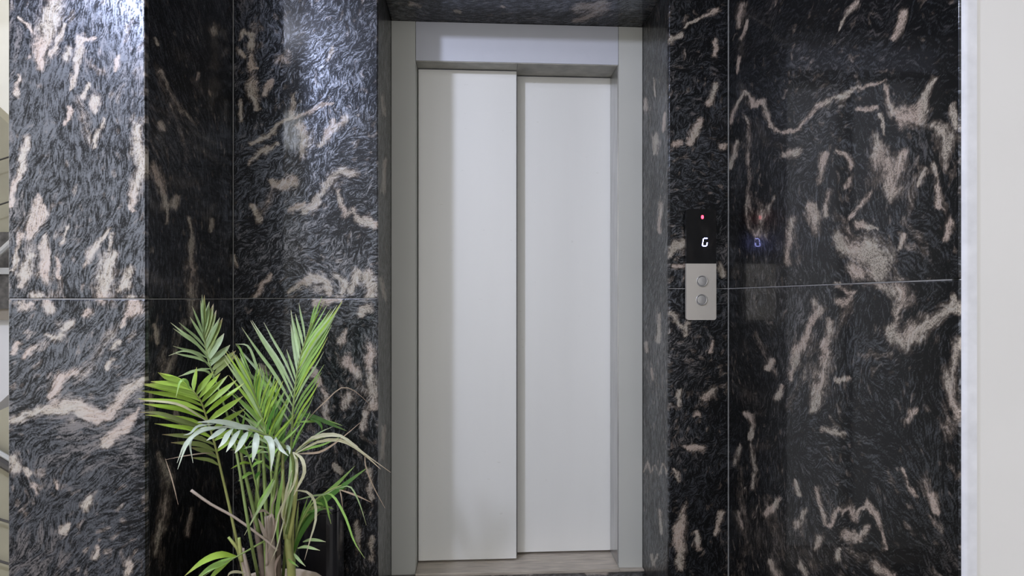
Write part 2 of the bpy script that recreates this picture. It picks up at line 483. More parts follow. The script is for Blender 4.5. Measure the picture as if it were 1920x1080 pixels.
VEINS = {
 'pillar': [
  [0.10,(60,420,20),(50,540,24)], [0.12,(110,470,20),(90,550,22)], [0.12,(200,470,24),(210,560,26)], [0.10,(150,190,18),(170,270,20)], [0.10,(85,0,30),(80,110,24)], [0.10,(140,720,24),(230,600,20)], [0.08,(60,660,20),(110,610,18)], [0.10,(130,790,16),(220,800,18)],
  [(105,-30,12),(100,0,13),(92,30,16),(85,60,14),(78,95,10),(75,128,6)], [(118,50,4),(108,75,7),(100,100,6)], [(178,72,4),(152,73,5),(148,95,8),(143,125,6),(134,155,5),(128,167,3)],
  [(130,93,6),(122,107,7)], [(166,160,4),(160,182,5)], [(183,186,8),(178,208,5)], [(132,203,4),(123,233,3)], [(197,228,4),(185,255,6),(173,275,4)],
  [(258,240,8),(255,275,10),(262,300,10),(258,335,12),(250,365,9),(246,392,4)], [(40,38,3),(55,50,5),(64,62,3)], [(40,138,4),(28,172,4)], [(50,262,6),(40,300,7),(30,330,5),(22,385,5)],
  [(76,362,6),(65,395,8),(58,425,9),(55,442,5)], [(80,388,6),(72,415,10),(62,442,6)], [(90,445,5),(84,465,9),(80,500,10),(85,530,6)], [(60,480,10),(48,510,10),(42,532,6)], [(40,438,6),(32,480,5),(28,502,4)],
  [(129,428,4),(118,457,5)], [(105,485,5),(110,522,5)], [(216,478,9),(205,505,16),(195,532,16),(190,552,12)], [(242,508,9),(235,530,11),(222,546,8)], [(205,430,5),(190,450,5),(170,475,7),(160,497,6)],
  [(215,438,4),(208,472,4)], [(62,550,6),(72,556,7)], [(42,572,7),(62,572,6)], [(90,566,7),(96,578,8)], [(246,566,10),(250,578,13),(235,600,8),(228,616,5)], [(132,608,6),(112,630,8),(88,625,5)], [(165,582,7),(160,592,5)],
  [(137,698,8),(118,710,14),(100,735,11),(92,747,6)], [(12,792,8),(50,780,8),(85,770,7),(110,760,10),(140,755,10),(165,770,14),(185,785,14),(205,775,10),(220,755,10),(240,735,9),(275,712,8)],
  [(256,773,5),(235,795,8),(215,815,8),(195,832,6)], [(25,864,9),(27,880,10)], [(48,880,4),(50,892,4)], [(60,910,7),(66,922,6)], [(172,933,6),(165,948,8)], [(105,903,4),(108,915,4)], [(60,655,6),(45,668,4)], [(215,650,6),(228,640,5)],
  [(185,1030,5),(178,1045,6)], [(240,1060,7),(236,1075,6)], [(130,985,5),(120,1000,5)], [(200,690,5),(212,676,4)], [(35,640,4),(28,660,4)], [(225,105,4),(218,130,3)]],
 'pillar_side': [
  [0.12,(290,120,12),(330,220,16),(350,290,16)], [0.12,(350,480,16),(355,590,22)], [0.10,(310,640,18),(300,760,16)], [0.12,(305,860,20),(300,1060,22)],
  [0.85,(292,318,12),(300,340,10),(305,365,8),(312,395,7),(310,415,5)], [(332,368,5),(324,388,8)], [(355,412,4),(360,440,6),(357,480,5),(363,503,6)], [0.75,(361,505,6),(358,535,12),(361,570,13),(360,600,8)],
  [0.5,(300,130,5),(320,170,6),(337,205,7),(365,232,5)], [(400,52,8),(402,62,6)], [(372,135,4),(368,146,3)], [(395,172,4),(396,182,3)], [(398,415,5),(394,428,5)], [(292,70,4),(296,84,3)], [(300,228,5),(310,243,4)],
  [0.55,(345,598,9),(325,675,10),(312,702,11)], [0.6,(298,850,9),(318,900,14),(308,960,12),(288,1040,12)], [0.6,(360,955,6),(350,1002,6)], [(290,610,5),(296,640,5)], [(330,770,5),(338,800,6)], [(282,740,6),(284,780,5)]],
 'left': [
  [0.10,(470,60,18),(475,190,20)], [0.12,(520,345,22),(490,400,18)], [0.12,(590,540,24),(700,540,26)], [0.10,(600,370,20),(650,340,22)], [0.10,(660,690,22),(695,760,24)], [0.12,(590,250,24),(570,290,18)],
  [(447,78,3),(458,58,5),(472,68,6),(470,88,5)], [(447,95,5),(455,105,4)], [(470,105,5),(470,125,7),(480,128,4)], [(528,110,11),(540,106,11)], [(470,158,8),(475,180,8),(480,203,5)], [(510,152,5),(495,178,6)], [(550,178,4),(548,222,5)], [(452,190,5),(452,222,4)],
  [(470,268,4),(500,255,4),(525,232,4),(570,215,4),(600,200,6),(622,193,4)], [0.7,(466,304,6),(500,280,8),(518,268,5)], [(562,238,7),(568,262,8),(565,290,9)], [(622,92,4),(612,113,5)], [(645,222,6),(640,232,7),(615,250,8),(598,272,5)], [(625,228,6),(632,238,5)],
  [(662,322,8),(640,320,9),(620,335,9),(605,360,8),(590,385,7),(572,398,7)], [(633,362,4),(640,385,5),(648,402,8),(665,394,6),(670,412,7),(688,414,8),(708,420,6)], [(548,338,11),(525,345,8),(508,335,5)], [(478,388,5),(486,412,6)], [(508,513,4),(495,535,6),(482,556,5)], [(545,396,5),(572,385,5)],
  [(540,552,4),(560,535,6),(580,524,8),(600,522,9),(612,536,8),(620,548,6)], [(632,516,8),(645,535,8),(640,552,7)], [(668,513,9),(660,545,9)], [(690,520,11),(702,545,11),(690,556,8)], [(592,568,7),(640,563,7)], [(440,480,4),(445,500,4)],
  [(650,676,10),(668,704,8)], [(692,655,11),(696,700,10),(701,760,8)], [(652,746,12),(648,756,9)], [(606,730,5),(612,785,8)], [(690,775,6),(680,800,6)], [(492,690,6),(500,700,5)], [(625,870,4),(640,890,4)], [(672,590,6),(688,580,8)], [(640,640,7),(650,620,5)], [(690,880,5),(696,930,5)], [(668,980,5),(672,1030,5)], [(700,1010,5),(694,1050,6)], [(585,690,6),(596,720,7)]],
 'alcove_left': [[(716,180,4),(720,215,4)], [(722,300,4),(718,360,4)], [(714,520,4),(722,560,4)], [(720,800,4),(716,860,4)]],
 'alcove_right': [[(1210,188,4),(1212,205,5)], [(1228,255,5),(1229,285,4)], [(1246,215,3),(1244,245,3)], [(1226,150,2),(1228,180,2)], [0.7,(1206,885,3),(1214,868,3),(1220,888,3),(1228,870,3),(1236,888,3),(1244,872,3),(1250,886,3)], [(1222,690,3),(1224,712,3)], [(1236,590,3),(1234,640,4)], [(1212,640,3),(1213,660,3)], [(1222,1040,3),(1226,1060,3),(1232,1042,3)], [(1240,380,4),(1236,430,4)], [(1238,960,4),(1240,1000,4)]],
 'right': [
  [(1258,72,6),(1277,64,5)], [(1280,50,3),(1310,35,4),(1347,18,4)], [(1340,78,5),(1338,108,4)], [(1342,160,7),(1328,194,5)], [(1313,228,7),(1300,250,7),(1292,267,5)], [(1262,270,5),(1275,268,6)], [(1352,274,6),(1362,270,5)], [(1284,456,7),(1266,462,8),(1254,478,6)],
  [(1262,500,6),(1282,498,7)], [(1258,588,7),(1276,612,5)], [(1285,612,7),(1290,606,6),(1283,628,5)], [(1348,503,7),(1355,512,6)], [(1334,732,9),(1320,746,8)], [(1276,730,4),(1272,762,4)], [(1288,838,5),(1315,842,6)], [(1282,955,7),(1272,1020,9),(1276,1062,8)], [(1262,880,5),(1270,900,5)], [(1335,640,4),(1330,660,5)], [(1300,780,4),(1312,775,5)], [(1350,960,5),(1345,1000,5)], [(1305,1000,5),(1310,1030,6)]],
 'side': [
  [0.10,(1388,880,16),(1400,1000,20),(1390,1078,18)], [0.10,(1435,940,18),(1470,1040,22)], [0.12,(1500,990,16),(1520,1070,20)], [0.12,(1565,1020,20),(1625,1050,24)], [0.10,(1418,630,12),(1452,700,16)], [0.12,(1482,410,18),(1500,490,22)], [0.12,(1555,390,18),(1605,445,20)],
  [0.15,(1685,200,22),(1745,240,20)], [0.10,(1525,600,20),(1510,700,24),(1480,760,18)], [0.12,(1715,330,14),(1700,420,20),(1740,470,16)], [0.12,(1790,640,20),(1775,760,24),(1790,880,16)], [0.10,(1600,560,20),(1560,640,22)], [0.10,(1425,380,26),(1440,440,22)], [0.08,(1730,900,18),(1750,980,22)],
  [(1391,8,7),(1385,47,6)], [(1400,38,3),(1390,72,4)], [(1387,105,3),(1382,132,3)],
  [(1370,230,4),(1380,195,4),(1395,172,4),(1405,180,4),(1412,200,5),(1430,193,5),(1435,210,6),(1442,225,5),(1450,245,4),(1470,248,4),(1495,240,5),(1512,220,4),(1535,195,6),(1560,182,5),(1590,178,5),(1602,165,4),(1640,155,3),(1662,155,2)],
  [0.45,(1393,213,4),(1405,230,5),(1403,255,9),(1402,290,8),(1405,340,9),(1402,380,8),(1412,402,6)], [(1382,268,5),(1370,312,5)], [0.5,(1398,385,6),(1405,425,9),(1420,440,12),(1440,390,8),(1452,368,6)], [0.65,(1430,398,14),(1425,415,12)],
  [(1468,291,5),(1492,285,9)], [(1545,288,6),(1540,320,6),(1535,342,4)], [(1568,283,4),(1590,300,6),(1596,314,5)], [(1590,334,6),(1586,346,7)], [(1663,163,6),(1665,190,7),(1675,215,10),(1690,225,14),(1720,215,13),(1735,180,8),(1752,148,5)], [(1748,232,7),(1756,224,6)],
  [(1697,16,7),(1688,50,8),(1674,72,6)], [(1607,2,5),(1590,25,4),(1575,52,3)], [(1650,218,3),(1656,252,3)], [(1608,206,4),(1642,204,5)],
  [(1640,268,10),(1655,300,22),(1670,330,28),(1672,352,20),(1672,376,6)], [(1692,292,10),(1682,320,16)], [(1755,238,11),(1775,255,16),(1775,290,14),(1782,312,9)], [(1790,195,5),(1794,230,6)], [(1750,308,6),(1760,340,7),(1763,382,6)], [(1737,318,5),(1722,347,4)], [(1782,408,8),(1772,442,7)],
  [(1520,388,8),(1525,415,12),(1530,432,8)], [0.8,(1485,408,7),(1480,450,8),(1477,492,8)], [0.7,(1552,362,8),(1545,402,8)], [0.65,(1632,368,7),(1600,398,6),(1590,412,5)], [(1568,442,8),(1580,462,14),(1600,470,20),(1630,470,26),(1645,490,30),(1640,515,22)], [(1602,500,14),(1620,515,14)], [(1688,468,5),(1696,448,5)], [(1610,420,6),(1640,430,5)],
  [(1570,535,6),(1600,547,7),(1580,566,7)], [(1650,540,9),(1690,545,19),(1695,562,18),(1680,582,8)], [(1684,592,8),(1665,624,13),(1690,640,20),(1720,620,17),(1750,600,11),(1785,578,11)], [(1792,556,7),(1796,582,9)],
  [(1530,563,8),(1540,580,9),(1520,605,7),(1508,635,9),(1495,660,10),(1488,690,8),(1484,708,6)], [(1548,640,7),(1552,670,10),(1542,700,12),(1535,735,14),(1530,755,10),(1519,772,4)], [(1573,566,8),(1592,558,8)], [(1556,605,7),(1550,640,8)], [(1448,675,6),(1438,692,6)], [(1458,742,7),(1466,724,5)], [(1568,716,5),(1592,711,5)],
  [(1796,640,7),(1780,700,13),(1786,740,12),(1796,782,9)], [(1702,788,8),(1716,768,6)], [(1398,776,5),(1408,783,6),(1412,800,5),(1405,828,4)], [0.6,(1376,870,7),(1386,838,7)], [0.65,(1408,840,6),(1416,880,7),(1410,912,6)], [0.6,(1384,960,6),(1393,992,6)],
  [(1531,918,6),(1538,950,6),(1548,982,6),(1560,985,5),(1575,955,6),(1590,945,7),(1598,966,7),(1610,958,5),(1625,945,6),(1645,970,7),(1655,1000,5),(1661,1034,4)], [(1588,1006,11),(1610,1006,8),(1626,990,6)], [(1537,1005,9),(1530,1026,8)], [(1498,984,8),(1510,958,5)], [(1438,962,7),(1460,938,6)], [(1576,1028,6),(1570,1046,6)], [(1640,1062,9),(1668,1078,9)], [(1445,1055,7),(1456,1078,8)], [(1545,800,6),(1580,812,5)], [(1690,880,4),(1720,930,4)], [(1745,930,9),(1752,960,8)], [(1490,900,4),(1500,925,5)], [(1500,1060,6),(1510,1075,6)]],
 'soffit': [[(1085,16,8),(1130,10,11),(1112,28,7),(1078,40,4)], [(852,20,3),(862,22,3)], [(938,10,2),(946,12,2)], [(770,6,4),(790,12,3)]],
 'threshold': [[(900,1076,4),(960,1074,4)], [(1100,1076,3),(1140,1074,3)]],
}
FLOW = {
 'pillar': [(60,80,68),(200,80,75),(60,300,75),(200,250,65),(100,450,68),(220,430,50),(100,600,55),(200,600,60),(100,700,60),(200,760,30),(60,780,15),(100,900,40),(200,950,20),(100,1050,60)],
 'pillar_side': [(340,100,-70),(330,200,-55),(340,400,-80),(350,600,-85),(320,900,-75),(400,300,90)],
 'left': [(470,100,80),(540,150,85),(640,60,75),(650,180,50),(560,220,85),(680,300,30),(500,420,15),(600,430,30),(660,470,60),(500,520,60),(650,550,60),(680,720,65),(600,900,70),(500,800,80)],
 'alcove_left': [(720,300,88),(720,800,88)], 'alcove_right': [(1230,300,84),(1230,800,90),(1230,560,80)],
 'right': [(1310,60,60),(1310,200,40),(1310,330,-5),(1310,450,30),(1310,600,60),(1310,720,10),(1310,860,60),(1310,1000,75)],
 'side': [(1450,60,40),(1600,100,3),(1740,90,0),(1500,190,0),(1400,300,80),(1600,250,15),(1720,220,60),(1500,330,30),(1620,330,-60),(1760,330,80),(1480,450,75),(1650,470,20),(1740,480,-60),(1420,640,-75),(1520,640,70),(1600,620,-40),(1700,620,20),(1780,700,80),(1440,800,80),(1540,780,-15),(1640,780,-55),(1700,900,-55),(1760,1000,-60),(1600,880,-30),(1480,960,75),(1600,990,45),(1640,1050,-70),(1400,950,85)],
 'soffit': [(960,20,0)], 'threshold': [(960,1076,5)],
}

def lic(noise, th_x, th_y, L):
    ny, nx = noise.shape
    acc = noise.copy()
    gx0, gy0 = np.meshgrid(np.arange(nx, dtype=np.float32), np.arange(ny, dtype=np.float32))
    for sgn in (1, -1):
        px, py = gx0.copy(), gy0.copy()
        dx, dy = sgn * th_x, sgn * th_y
        for k in range(L):
            px += dx
            py += dy
            ix = np.clip(np.rint(px), 0, nx - 1).astype(np.int32)
            iy = np.clip(np.rint(py), 0, ny - 1).astype(np.int32)
            acc += noise[iy, ix]
            nxd, nyd = th_x[iy, ix], th_y[iy, ix]
            s = np.sign(nxd * dx + nyd * dy)
            s[s == 0] = 1
            dx, dy = nxd * s, nyd * s
    return acc / (2 * L + 1)
def norm01(a, k=0.22):
    return np.clip(0.5 + (a - a.mean()) / (a.std() + 1e-9) * k, 0, 1)
def blur(a, n):
    for ax in (0, 1):
        for _ in range(n):
            p = np.pad(a, [(1, 1) if i == ax else (0, 0) for i in (0, 1)], mode='edge')
            a = (np.take(p, range(0, a.shape[ax]), ax) + np.take(p, range(1, a.shape[ax] + 1), ax) + np.take(p, range(2, a.shape[ax] + 2), ax)) / 3
    return a

def slab(key, parent, org, U, V, Nn, W, HH, res=0.0024, th=0.018, seed=1, chamfer=0.0016, kinks=0.3, fleck=0.0):
    """a polished stone slab: fine grid on the face (carries the stone pattern), chamfered rim, square back edge"""
    org, U, V, Nn = (np.array(x, float) for x in (org, U, V, Nn))
    nx, ny = max(3, int(W / res)), max(3, int(HH / res))
    s = np.concatenate([[0, 0], np.linspace(chamfer, W - chamfer, nx), [W, W]])
    t = np.concatenate([[0, 0], np.linspace(chamfer, HH - chamfer, ny), [HH, HH]])
    ds = np.concatenate([[th, chamfer], np.zeros(nx), [chamfer, th]])
    dt = np.concatenate([[th, chamfer], np.zeros(ny), [chamfer, th]])
    S, T = np.meshgrid(s, t)
    D = np.maximum(*np.meshgrid(ds, dt))
    rows, cols = S.shape
    P = org + S[..., None] * U + T[..., None] * V - D[..., None] * Nn
    # pattern
    m = lambda f, k: (S * f + seed * 7.7, T * f + seed * 3.1, seed * 10 + k)
    w1x, w1y = fbm(*m(18, 1), 2) - 0.5, fbm(*m(18, 2), 2) - 0.5
    w2x, w2y = fbm(*m(60, 3), 3) - 0.5, fbm(*m(60, 4), 3) - 0.5
    Sw, Tw = S + 0.018 * w1x + 0.017 * w2x, T + 0.018 * w1y + 0.017 * w2y
    face = lambda a, b: (org + a[..., None] * U + b[..., None] * V).reshape(-1, 3)
    px0 = project(face(S, T))
    pxw = project(face(Sw, Tw))
    vein = np.full(len(pxw), -1.0)
    cx, sx = np.zeros(len(pxw)), np.zeros(len(pxw))
    strokes = list(VEINS.get(key, []))
    for st in strokes:
        weak = 0.0
        if not isinstance(st[0], tuple):
            weak, st = 1 - st[0], st[1:]
        for (x0, y0, a), (x1, y1, b) in zip(st[:-1], st[1:]):
            R = max(a, b) * 4.0 + 8
            sel = np.where((pxw[:, 0] > min(x0, x1) - R) & (pxw[:, 0] < max(x0, x1) + R) & (pxw[:, 1] > min(y0, y1) - R) & (pxw[:, 1] < max(y0, y1) + R))[0]
            if not len(sel):
                continue
            q = pxw[sel]
            dx, dy = x1 - x0, y1 - y0
            l2 = dx * dx + dy * dy + 1e-6
            tt = np.clip(((q[:, 0] - x0) * dx + (q[:, 1] - y0) * dy) / l2, 0, 1)
            dist = np.hypot(q[:, 0] - x0 - tt * dx, q[:, 1] - y0 - tt * dy)
            w = (a + (b - a) * tt) * 1.22
            vein[sel] = np.maximum(vein[sel], 1 - dist / w - weak)
            ang = math.atan2(-dy, dx)
            g = 1.6 * np.exp(-(dist / (2.2 * w)) ** 2)
            cx[sel] += g * math.cos(2 * ang)
            sx[sel] += g * math.sin(2 * ang)
    for (x, y, a) in FLOW[key]:
        d2 = (px0[:, 0] - x) ** 2 + (px0[:, 1] - y) ** 2
        g = 3000.0 / (d2 + 3000.0)
        g = g * g
        cx += g * math.cos(2 * math.radians(a))
        sx += g * math.sin(2 * math.radians(a))
    th_px = 0.5 * np.arctan2(sx, cx).reshape(rows, cols)
    # direction in the picture -> direction along the slab
    c = org + U * W / 2 + V * HH / 2
    J = project(np.array([c, c + U * 0.01, c + V * 0.01]))
    j = np.array([J[1] - J[0], J[2] - J[0]]).T
    ji = np.linalg.inv(j)
    dxp, dyp = np.cos(th_px), -np.sin(th_px)
    a_, b_ = ji[0, 0] * dxp + ji[0, 1] * dyp, ji[1, 0] * dxp + ji[1, 1] * dyp
    th = np.arctan2(b_, a_)
    th = th + kinks * 5.0 * (fbm(*m(9, 5), 2) - 0.5) + kinks * 9.0 * (fbm(*m(52, 6), 2) - 0.5)
    tx, ty = np.cos(th).astype(np.float32), np.sin(th).astype(np.float32)
    rg = np.random.default_rng(seed + 500)
    n1 = rg.random((rows, cols)).astype(np.float32)
    fine = lic(n1, tx, ty, 3)
    n2 = blur(rg.random((rows, cols)), 1).astype(np.float32)
    n2 = norm01(n2, 0.3).astype(np.float32)
    mid = lic(n2, tx, ty, 5)
    clump = norm01(lic(norm01(blur(rg.random((rows, cols)), 4), 0.3).astype(np.float32), tx, ty, 10), 0.22)
    dens = fbm(*m(7, 7), 3)                                         # zones with more or fewer grey lines
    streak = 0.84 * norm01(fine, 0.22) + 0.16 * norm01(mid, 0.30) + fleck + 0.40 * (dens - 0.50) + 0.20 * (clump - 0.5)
    coarse = norm01(0.9 * clump / (clump.std() + 1e-9) + 1.0 * fbm(*m(5, 8), 2) / 0.12, 0.25)
    # many small faint veins between the traced ones, drawn out along the flow
    n3 = blur(rg.random((rows, cols)), 5)
    spots = norm01(lic(norm01(n3, 0.3).astype(np.float32), tx, ty, 4), 0.22)
    faint = -0.86 + 1.0 * np.clip(spots - 0.60, 0, 1) / 0.4 + 0.9 * (fbm(*m(6, 9), 2) - 0.5)
    vein = vein.reshape(rows, cols) + 1.15 * (fbm(*m(30, 11), 3) - 0.53) * (vein.reshape(rows, cols) > -0.95)
    vein = np.maximum(vein, np.minimum(faint, 0.10))
    tint = fbm(*m(11, 10), 2)
    colr = np.stack([np.clip(streak, 0, 1), coarse, (np.clip(vein, -1, 1) + 1) / 2, np.clip(tint, 0, 1)], -1).reshape(-1, 4).astype(np.float32)
    # mesh
    idx = np.arange(rows * cols).reshape(rows, cols)
    q = np.stack([idx[:-1, :-1], idx[:-1, 1:], idx[1:, 1:], idx[1:, :-1]], -1).reshape(-1, 4)
    if np.dot(np.cross(U, V), Nn) < 0:
        q = q[:, ::-1]
    off = np.array(parent_loc(parent))
    me = bpy.data.meshes.new('slab')
    me.vertices.add(rows * cols)
    me.vertices.foreach_set('co', (P.reshape(-1, 3) - off).ravel())
    me.loops.add(q.size)
    me.loops.foreach_set('vertex_index', q.ravel().astype(np.int32))
    me.polygons.add(len(q))
    me.polygons.foreach_set('loop_start', np.arange(0, q.size, 4, dtype=np.int32))
    me.update(calc_edges=True)
    ca = me.attributes.new('stone', 'FLOAT_COLOR', 'POINT')
    ca.data.foreach_set('color', colr.ravel())
    return link('slab', me, M['granite'], parent)

# ------------------------------------------------------------------ the setting
G = 0.0011                        # half joint width
X_, Y_, Z_ = (1, 0, 0), (0, 1, 0), (0, 0, 1)
T = 0.018
def struct(name, loc=(0, 0, 0)):
    return tag(empty(name, loc), kind='structure')

floor = tag(MB().box(-5, 3.2, -3.0, 5.2, -0.12, 0.0).build('floor', M['floor']), kind='structure')
ceiling = tag(MB().box(-5, 3.2, -1.2, 2.95, 2.78, 2.9).build('ceiling', M['ceil']), kind='structure')

def core(name, x0, x1, y0, y1, z0=0.0, z1=2.78):
    o = MB().box(x0, x1, y0, y1, z0, z1).build(name, M['grout'])
    return tag(o, kind='structure')

# left pillar
pil = core('wall_pillar', XPL + 0.002, XP - 0.0014, YP + 0.0014, Y0 + 0.25)
for i, (z0, z1) in enumerate(((0.0, ZJ), (ZJ, ZT), (ZT, ZC))):
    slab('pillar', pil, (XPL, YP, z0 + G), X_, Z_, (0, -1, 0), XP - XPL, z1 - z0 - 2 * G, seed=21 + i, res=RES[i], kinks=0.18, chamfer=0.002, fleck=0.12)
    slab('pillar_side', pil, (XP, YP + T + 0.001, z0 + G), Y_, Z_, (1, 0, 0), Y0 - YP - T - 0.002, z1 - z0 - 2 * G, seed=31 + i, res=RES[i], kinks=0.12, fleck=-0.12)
# wall left of the lift, with the alcove return
wl = core('wall_left', XP - 0.03, XA0 - 0.0014, Y0 + 0.0014, 2.95)
for i, (z0, z1) in enumerate(((0.0, ZJ + 0.002), (ZJ + 0.002, ZT), (ZT, ZC))):
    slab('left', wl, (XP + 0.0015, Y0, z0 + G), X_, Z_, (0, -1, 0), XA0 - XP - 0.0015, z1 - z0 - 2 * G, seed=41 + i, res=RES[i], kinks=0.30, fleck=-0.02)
slab('alcove_left', wl, (XA0, Y0 + T + 0.001, 0.0), Y_, Z_, (1, 0, 0), Y1 - Y0 - T - 0.002, ZSOF, seed=51, kinks=0.06)
# wall right of the lift
wr = core('wall_right', XA1 + 0.0014, XR + 0.02, Y0 + 0.0014, 2.95)
for i, (z0, z1) in enumerate(((0.0, ZJR), (ZJR, ZT), (ZT, ZC))):
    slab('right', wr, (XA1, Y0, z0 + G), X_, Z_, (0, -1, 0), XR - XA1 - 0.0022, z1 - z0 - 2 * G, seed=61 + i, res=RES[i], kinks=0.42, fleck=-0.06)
slab('alcove_right', wr, (XA1, Y0 + T + 0.001, 0.0), Y_, Z_, (-1, 0, 0), Y1 - Y0 - T - 0.002, ZSOF, seed=71, kinks=0.1)
# side wall coming towards the viewer on the right
ws = core('wall_side', XR + 0.0014, XR + 0.14, YN + 0.02, Y0 + T)
for i, (z0, z1) in enumerate(((0.0, ZJR), (ZJR, ZT), (ZT, ZC))):
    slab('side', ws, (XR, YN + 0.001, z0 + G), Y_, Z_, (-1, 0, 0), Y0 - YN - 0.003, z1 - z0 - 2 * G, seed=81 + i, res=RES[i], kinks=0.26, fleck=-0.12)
# lintel above the alcove
lin = core('wall_lintel', XA0 - T, XA1 + T, Y0 + T - 0.001, 2.95, ZSOF + T - 0.001)
slab('soffit', lin, (XA0 + 0.001, Y0 + T + 0.001, ZSOF), X_, Y_, (0, 0, -1), XA1 - XA0 - 0.002, Y1 - Y0 + 0.02, seed=91, kinks=0.15)
slab('soffit', lin, (XA0 + 0.001, Y0, ZSOF), X_, Z_, (0, -1, 0), XA1 - XA0 - 0.002, ZC - ZSOF, seed=92, res=0.006, kinks=0.15)
# white wall beyond the right end of the granite, with its rounded plaster corner
ZW = 2.78
wn = tag(MB().box(XR + 0.012, 3.2, YN - 0.003, YN + 0.018, 0, ZW).build('wall_near', M['paint']), kind='structure')
RB = 0.010
arc = [(XR + 0.0135, YN + 0.012)] + [(XR + 0.0135 + 0.0 - RB * math.sin(a) - 0.0, YN - 0.0035 + RB - RB * math.cos(a) - 0.002) for a in np.linspace(math.pi / 2, 0, 7)] + [(XR + 0.03, YN - 0.0055), (XR + 0.03, YN + 0.012)]
tb = MB().prism(arc, 'z', 0, ZW).build('corner_bead', M['bead'], wn)

# ------------------------------------------------------------------ lift door (door_1)
ZS = H + 0.9635                   # underside of the header
XJ0, XJ1 = slope(779) * Y1, slope(1160) * Y1
d1 = struct('door_1', ((XJ0 + XJ1) / 2, Y1, 0))
YL, YR2 = 2.622, 2.680
MB().box(XA0 + 0.001, XJ0, Y1, Y1 + 0.19, 0.0, ZSOF - 0.001, bev=0.0012).build('jamb', M['jamb'], d1)
MB().box(XJ1, XA1 - 0.001, Y1, Y1 + 0.19, 0.0, ZSOF - 0.001, bev=0.0012).build('jamb', M['jamb'], d1)
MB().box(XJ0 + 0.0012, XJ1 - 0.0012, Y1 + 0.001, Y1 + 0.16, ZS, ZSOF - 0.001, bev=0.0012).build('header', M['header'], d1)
# linings inside the opening
MB().box(XJ0 + 0.002, slope(969) * 2.6, Y1 + 0.004, YL - 0.002, ZS - 0.003, ZS - 0.0002).build('head_lining', M['liner'], d1)
MB().box(slope(969) * 2.6 + 0.001, XJ1 - 0.002, Y1 + 0.004, YR2 - 0.002, ZS - 0.003, ZS - 0.0002).build('head_lining', M['liner'], d1)
MB().box(XJ1 - 0.0045, XJ1 - 0.0003, Y1 + 0.003, YR2 - 0.003, 0.024, ZS - 0.004).build('steel_strip', M['chrome'], d1)
# sliding leaves: folded sheet with a return edge and a shallow pressed border
def leaf_panel(x0, x1, yf, z0, z1):
    b = MB().box(x0, x1, yf, yf + 0.030, z0, z1, bev=0.0018)
    return b.build('door_leaf', M['door'], d1)
XL0, XL1 = XJ0 + 0.004, slope(968.5) * YL
leafL = leaf_panel(XL0, XL1, YL, 0.0205, ZS - 0.0055)
leafR = leaf_panel(XL1 - 0.05, XJ1 - 0.002, YR2, 0.0225, ZS - 0.0055)
MB().box(XL1 + 0.0005, XL1 + 0.0035, YL + 0.004, YL + 0.028, 0.03, ZS - 0.02).build('edge_seal', M['dark_ring'], leafL)
# sill with grooves
sl = MB()
ys = [Y1 - 0.012, YL - 0.006, YL + 0.032, YR2 - 0.008, YR2 + 0.06]
sl.box(XJ0 - 0.03, XJ1 + 0.01, Y1 - 0.030, YL - 0.016, 0.0, 0.012, bev=0.001)
sl.box(XJ0 + 0.002, XJ1 - 0.002, YL - 0.012, YL + 0.020, 0.0, 0.012, bev=0.001)
sill = MB().box(XJ0 + 0.002, XJ1 - 0.002, Y1 - 0.028, YL - 0.012, 0.0, 0.014, bev=0.001).build('sill', M['sill'], d1)
MB().box(XJ0 + 0.002, XJ1 - 0.002, YL - 0.008, YR2 - 0.012, 0.0, 0.014, bev=0.001).build('sill_rail', M['sill'], sill)
MB().box(XJ0 + 0.002, XJ1 - 0.002, YR2 - 0.008, YR2 + 0.05, 0.0, 0.014, bev=0.001).build('sill_rail', M['sill'], sill)
MB().box(XA0, XA1, YR2 + 0.06, YR2 + 0.08, 0.0, ZS + 0.1).build('shaft_lining', M['shaft'], d1)
# worn marks where the leaf has been rubbed: small chips of bare filler at the foot of the right jamb
MB().box(slope(1160) * (Y1 - 0.004), XA1 - 0.001, Y1 - 0.026, Y1 - 0.001, 0.0, 0.007, bev=0.001).build('plinth_block', M['sill'], d1)
# stone threshold in front of the sill
slab('threshold', floor, (XA0 + 0.002, Y0 + 0.002, 0.004), X_, Y_, (0, 0, 1), XA1 - XA0 - 0.004, Y1 - Y0 - 0.034, seed=95, th=0.004, kinks=0.2)

# ------------------------------------------------------------------ call panel
YC = Y0 - 0.024
pz = lambda v: at(1315, v, YC).z
xl, xr = slope(1287) * YC, slope(1343) * YC
zt, zm, zb = pz(392), pz(494), pz(600)
cp = tag(empty('call_panel', ((xl + xr) / 2, Y0, zm)), 'slim call panel with black display above steel button plate, on granite right of lift', 'call panel')
def rrect(x0, x1, z0, z1, r, corners='1111', n=6):
    pts = []
    for (cx, cz, a0, on) in ((x1 - r, z0 + r, -90, corners[0]), (x1 - r, z1 - r, 0, corners[1]), (x0 + r, z1 - r, 90, corners[2]), (x0 + r, z0 + r, 180, corners[3])):
        if on == '1':
            for k in range(n + 1):
                a = math.radians(a0 + 90 * k / n)
                pts.append((cx + r * math.cos(a), cz + r * math.sin(a)))
        else:
            sx_, sz_ = (1 if cx > (x0 + x1) / 2 else -1), (1 if cz > (z0 + z1) / 2 else -1)
            pts.append((cx + r * sx_, cz + r * sz_))
    return pts
MB().prism(rrect(xl + 0.003, xr - 0.003, zb + 0.004, zt - 0.003, 0.008), 'y', YC + 0.004, Y0 - 0.0002).build('back_box', M['black_gloss'], cp)
disp = MB().prism(rrect(xl, xr, zm + 0.0006, zt, 0.010, '0110'), 'y', YC, YC + 0.012).build('display_cover', M['black_gloss'], cp)
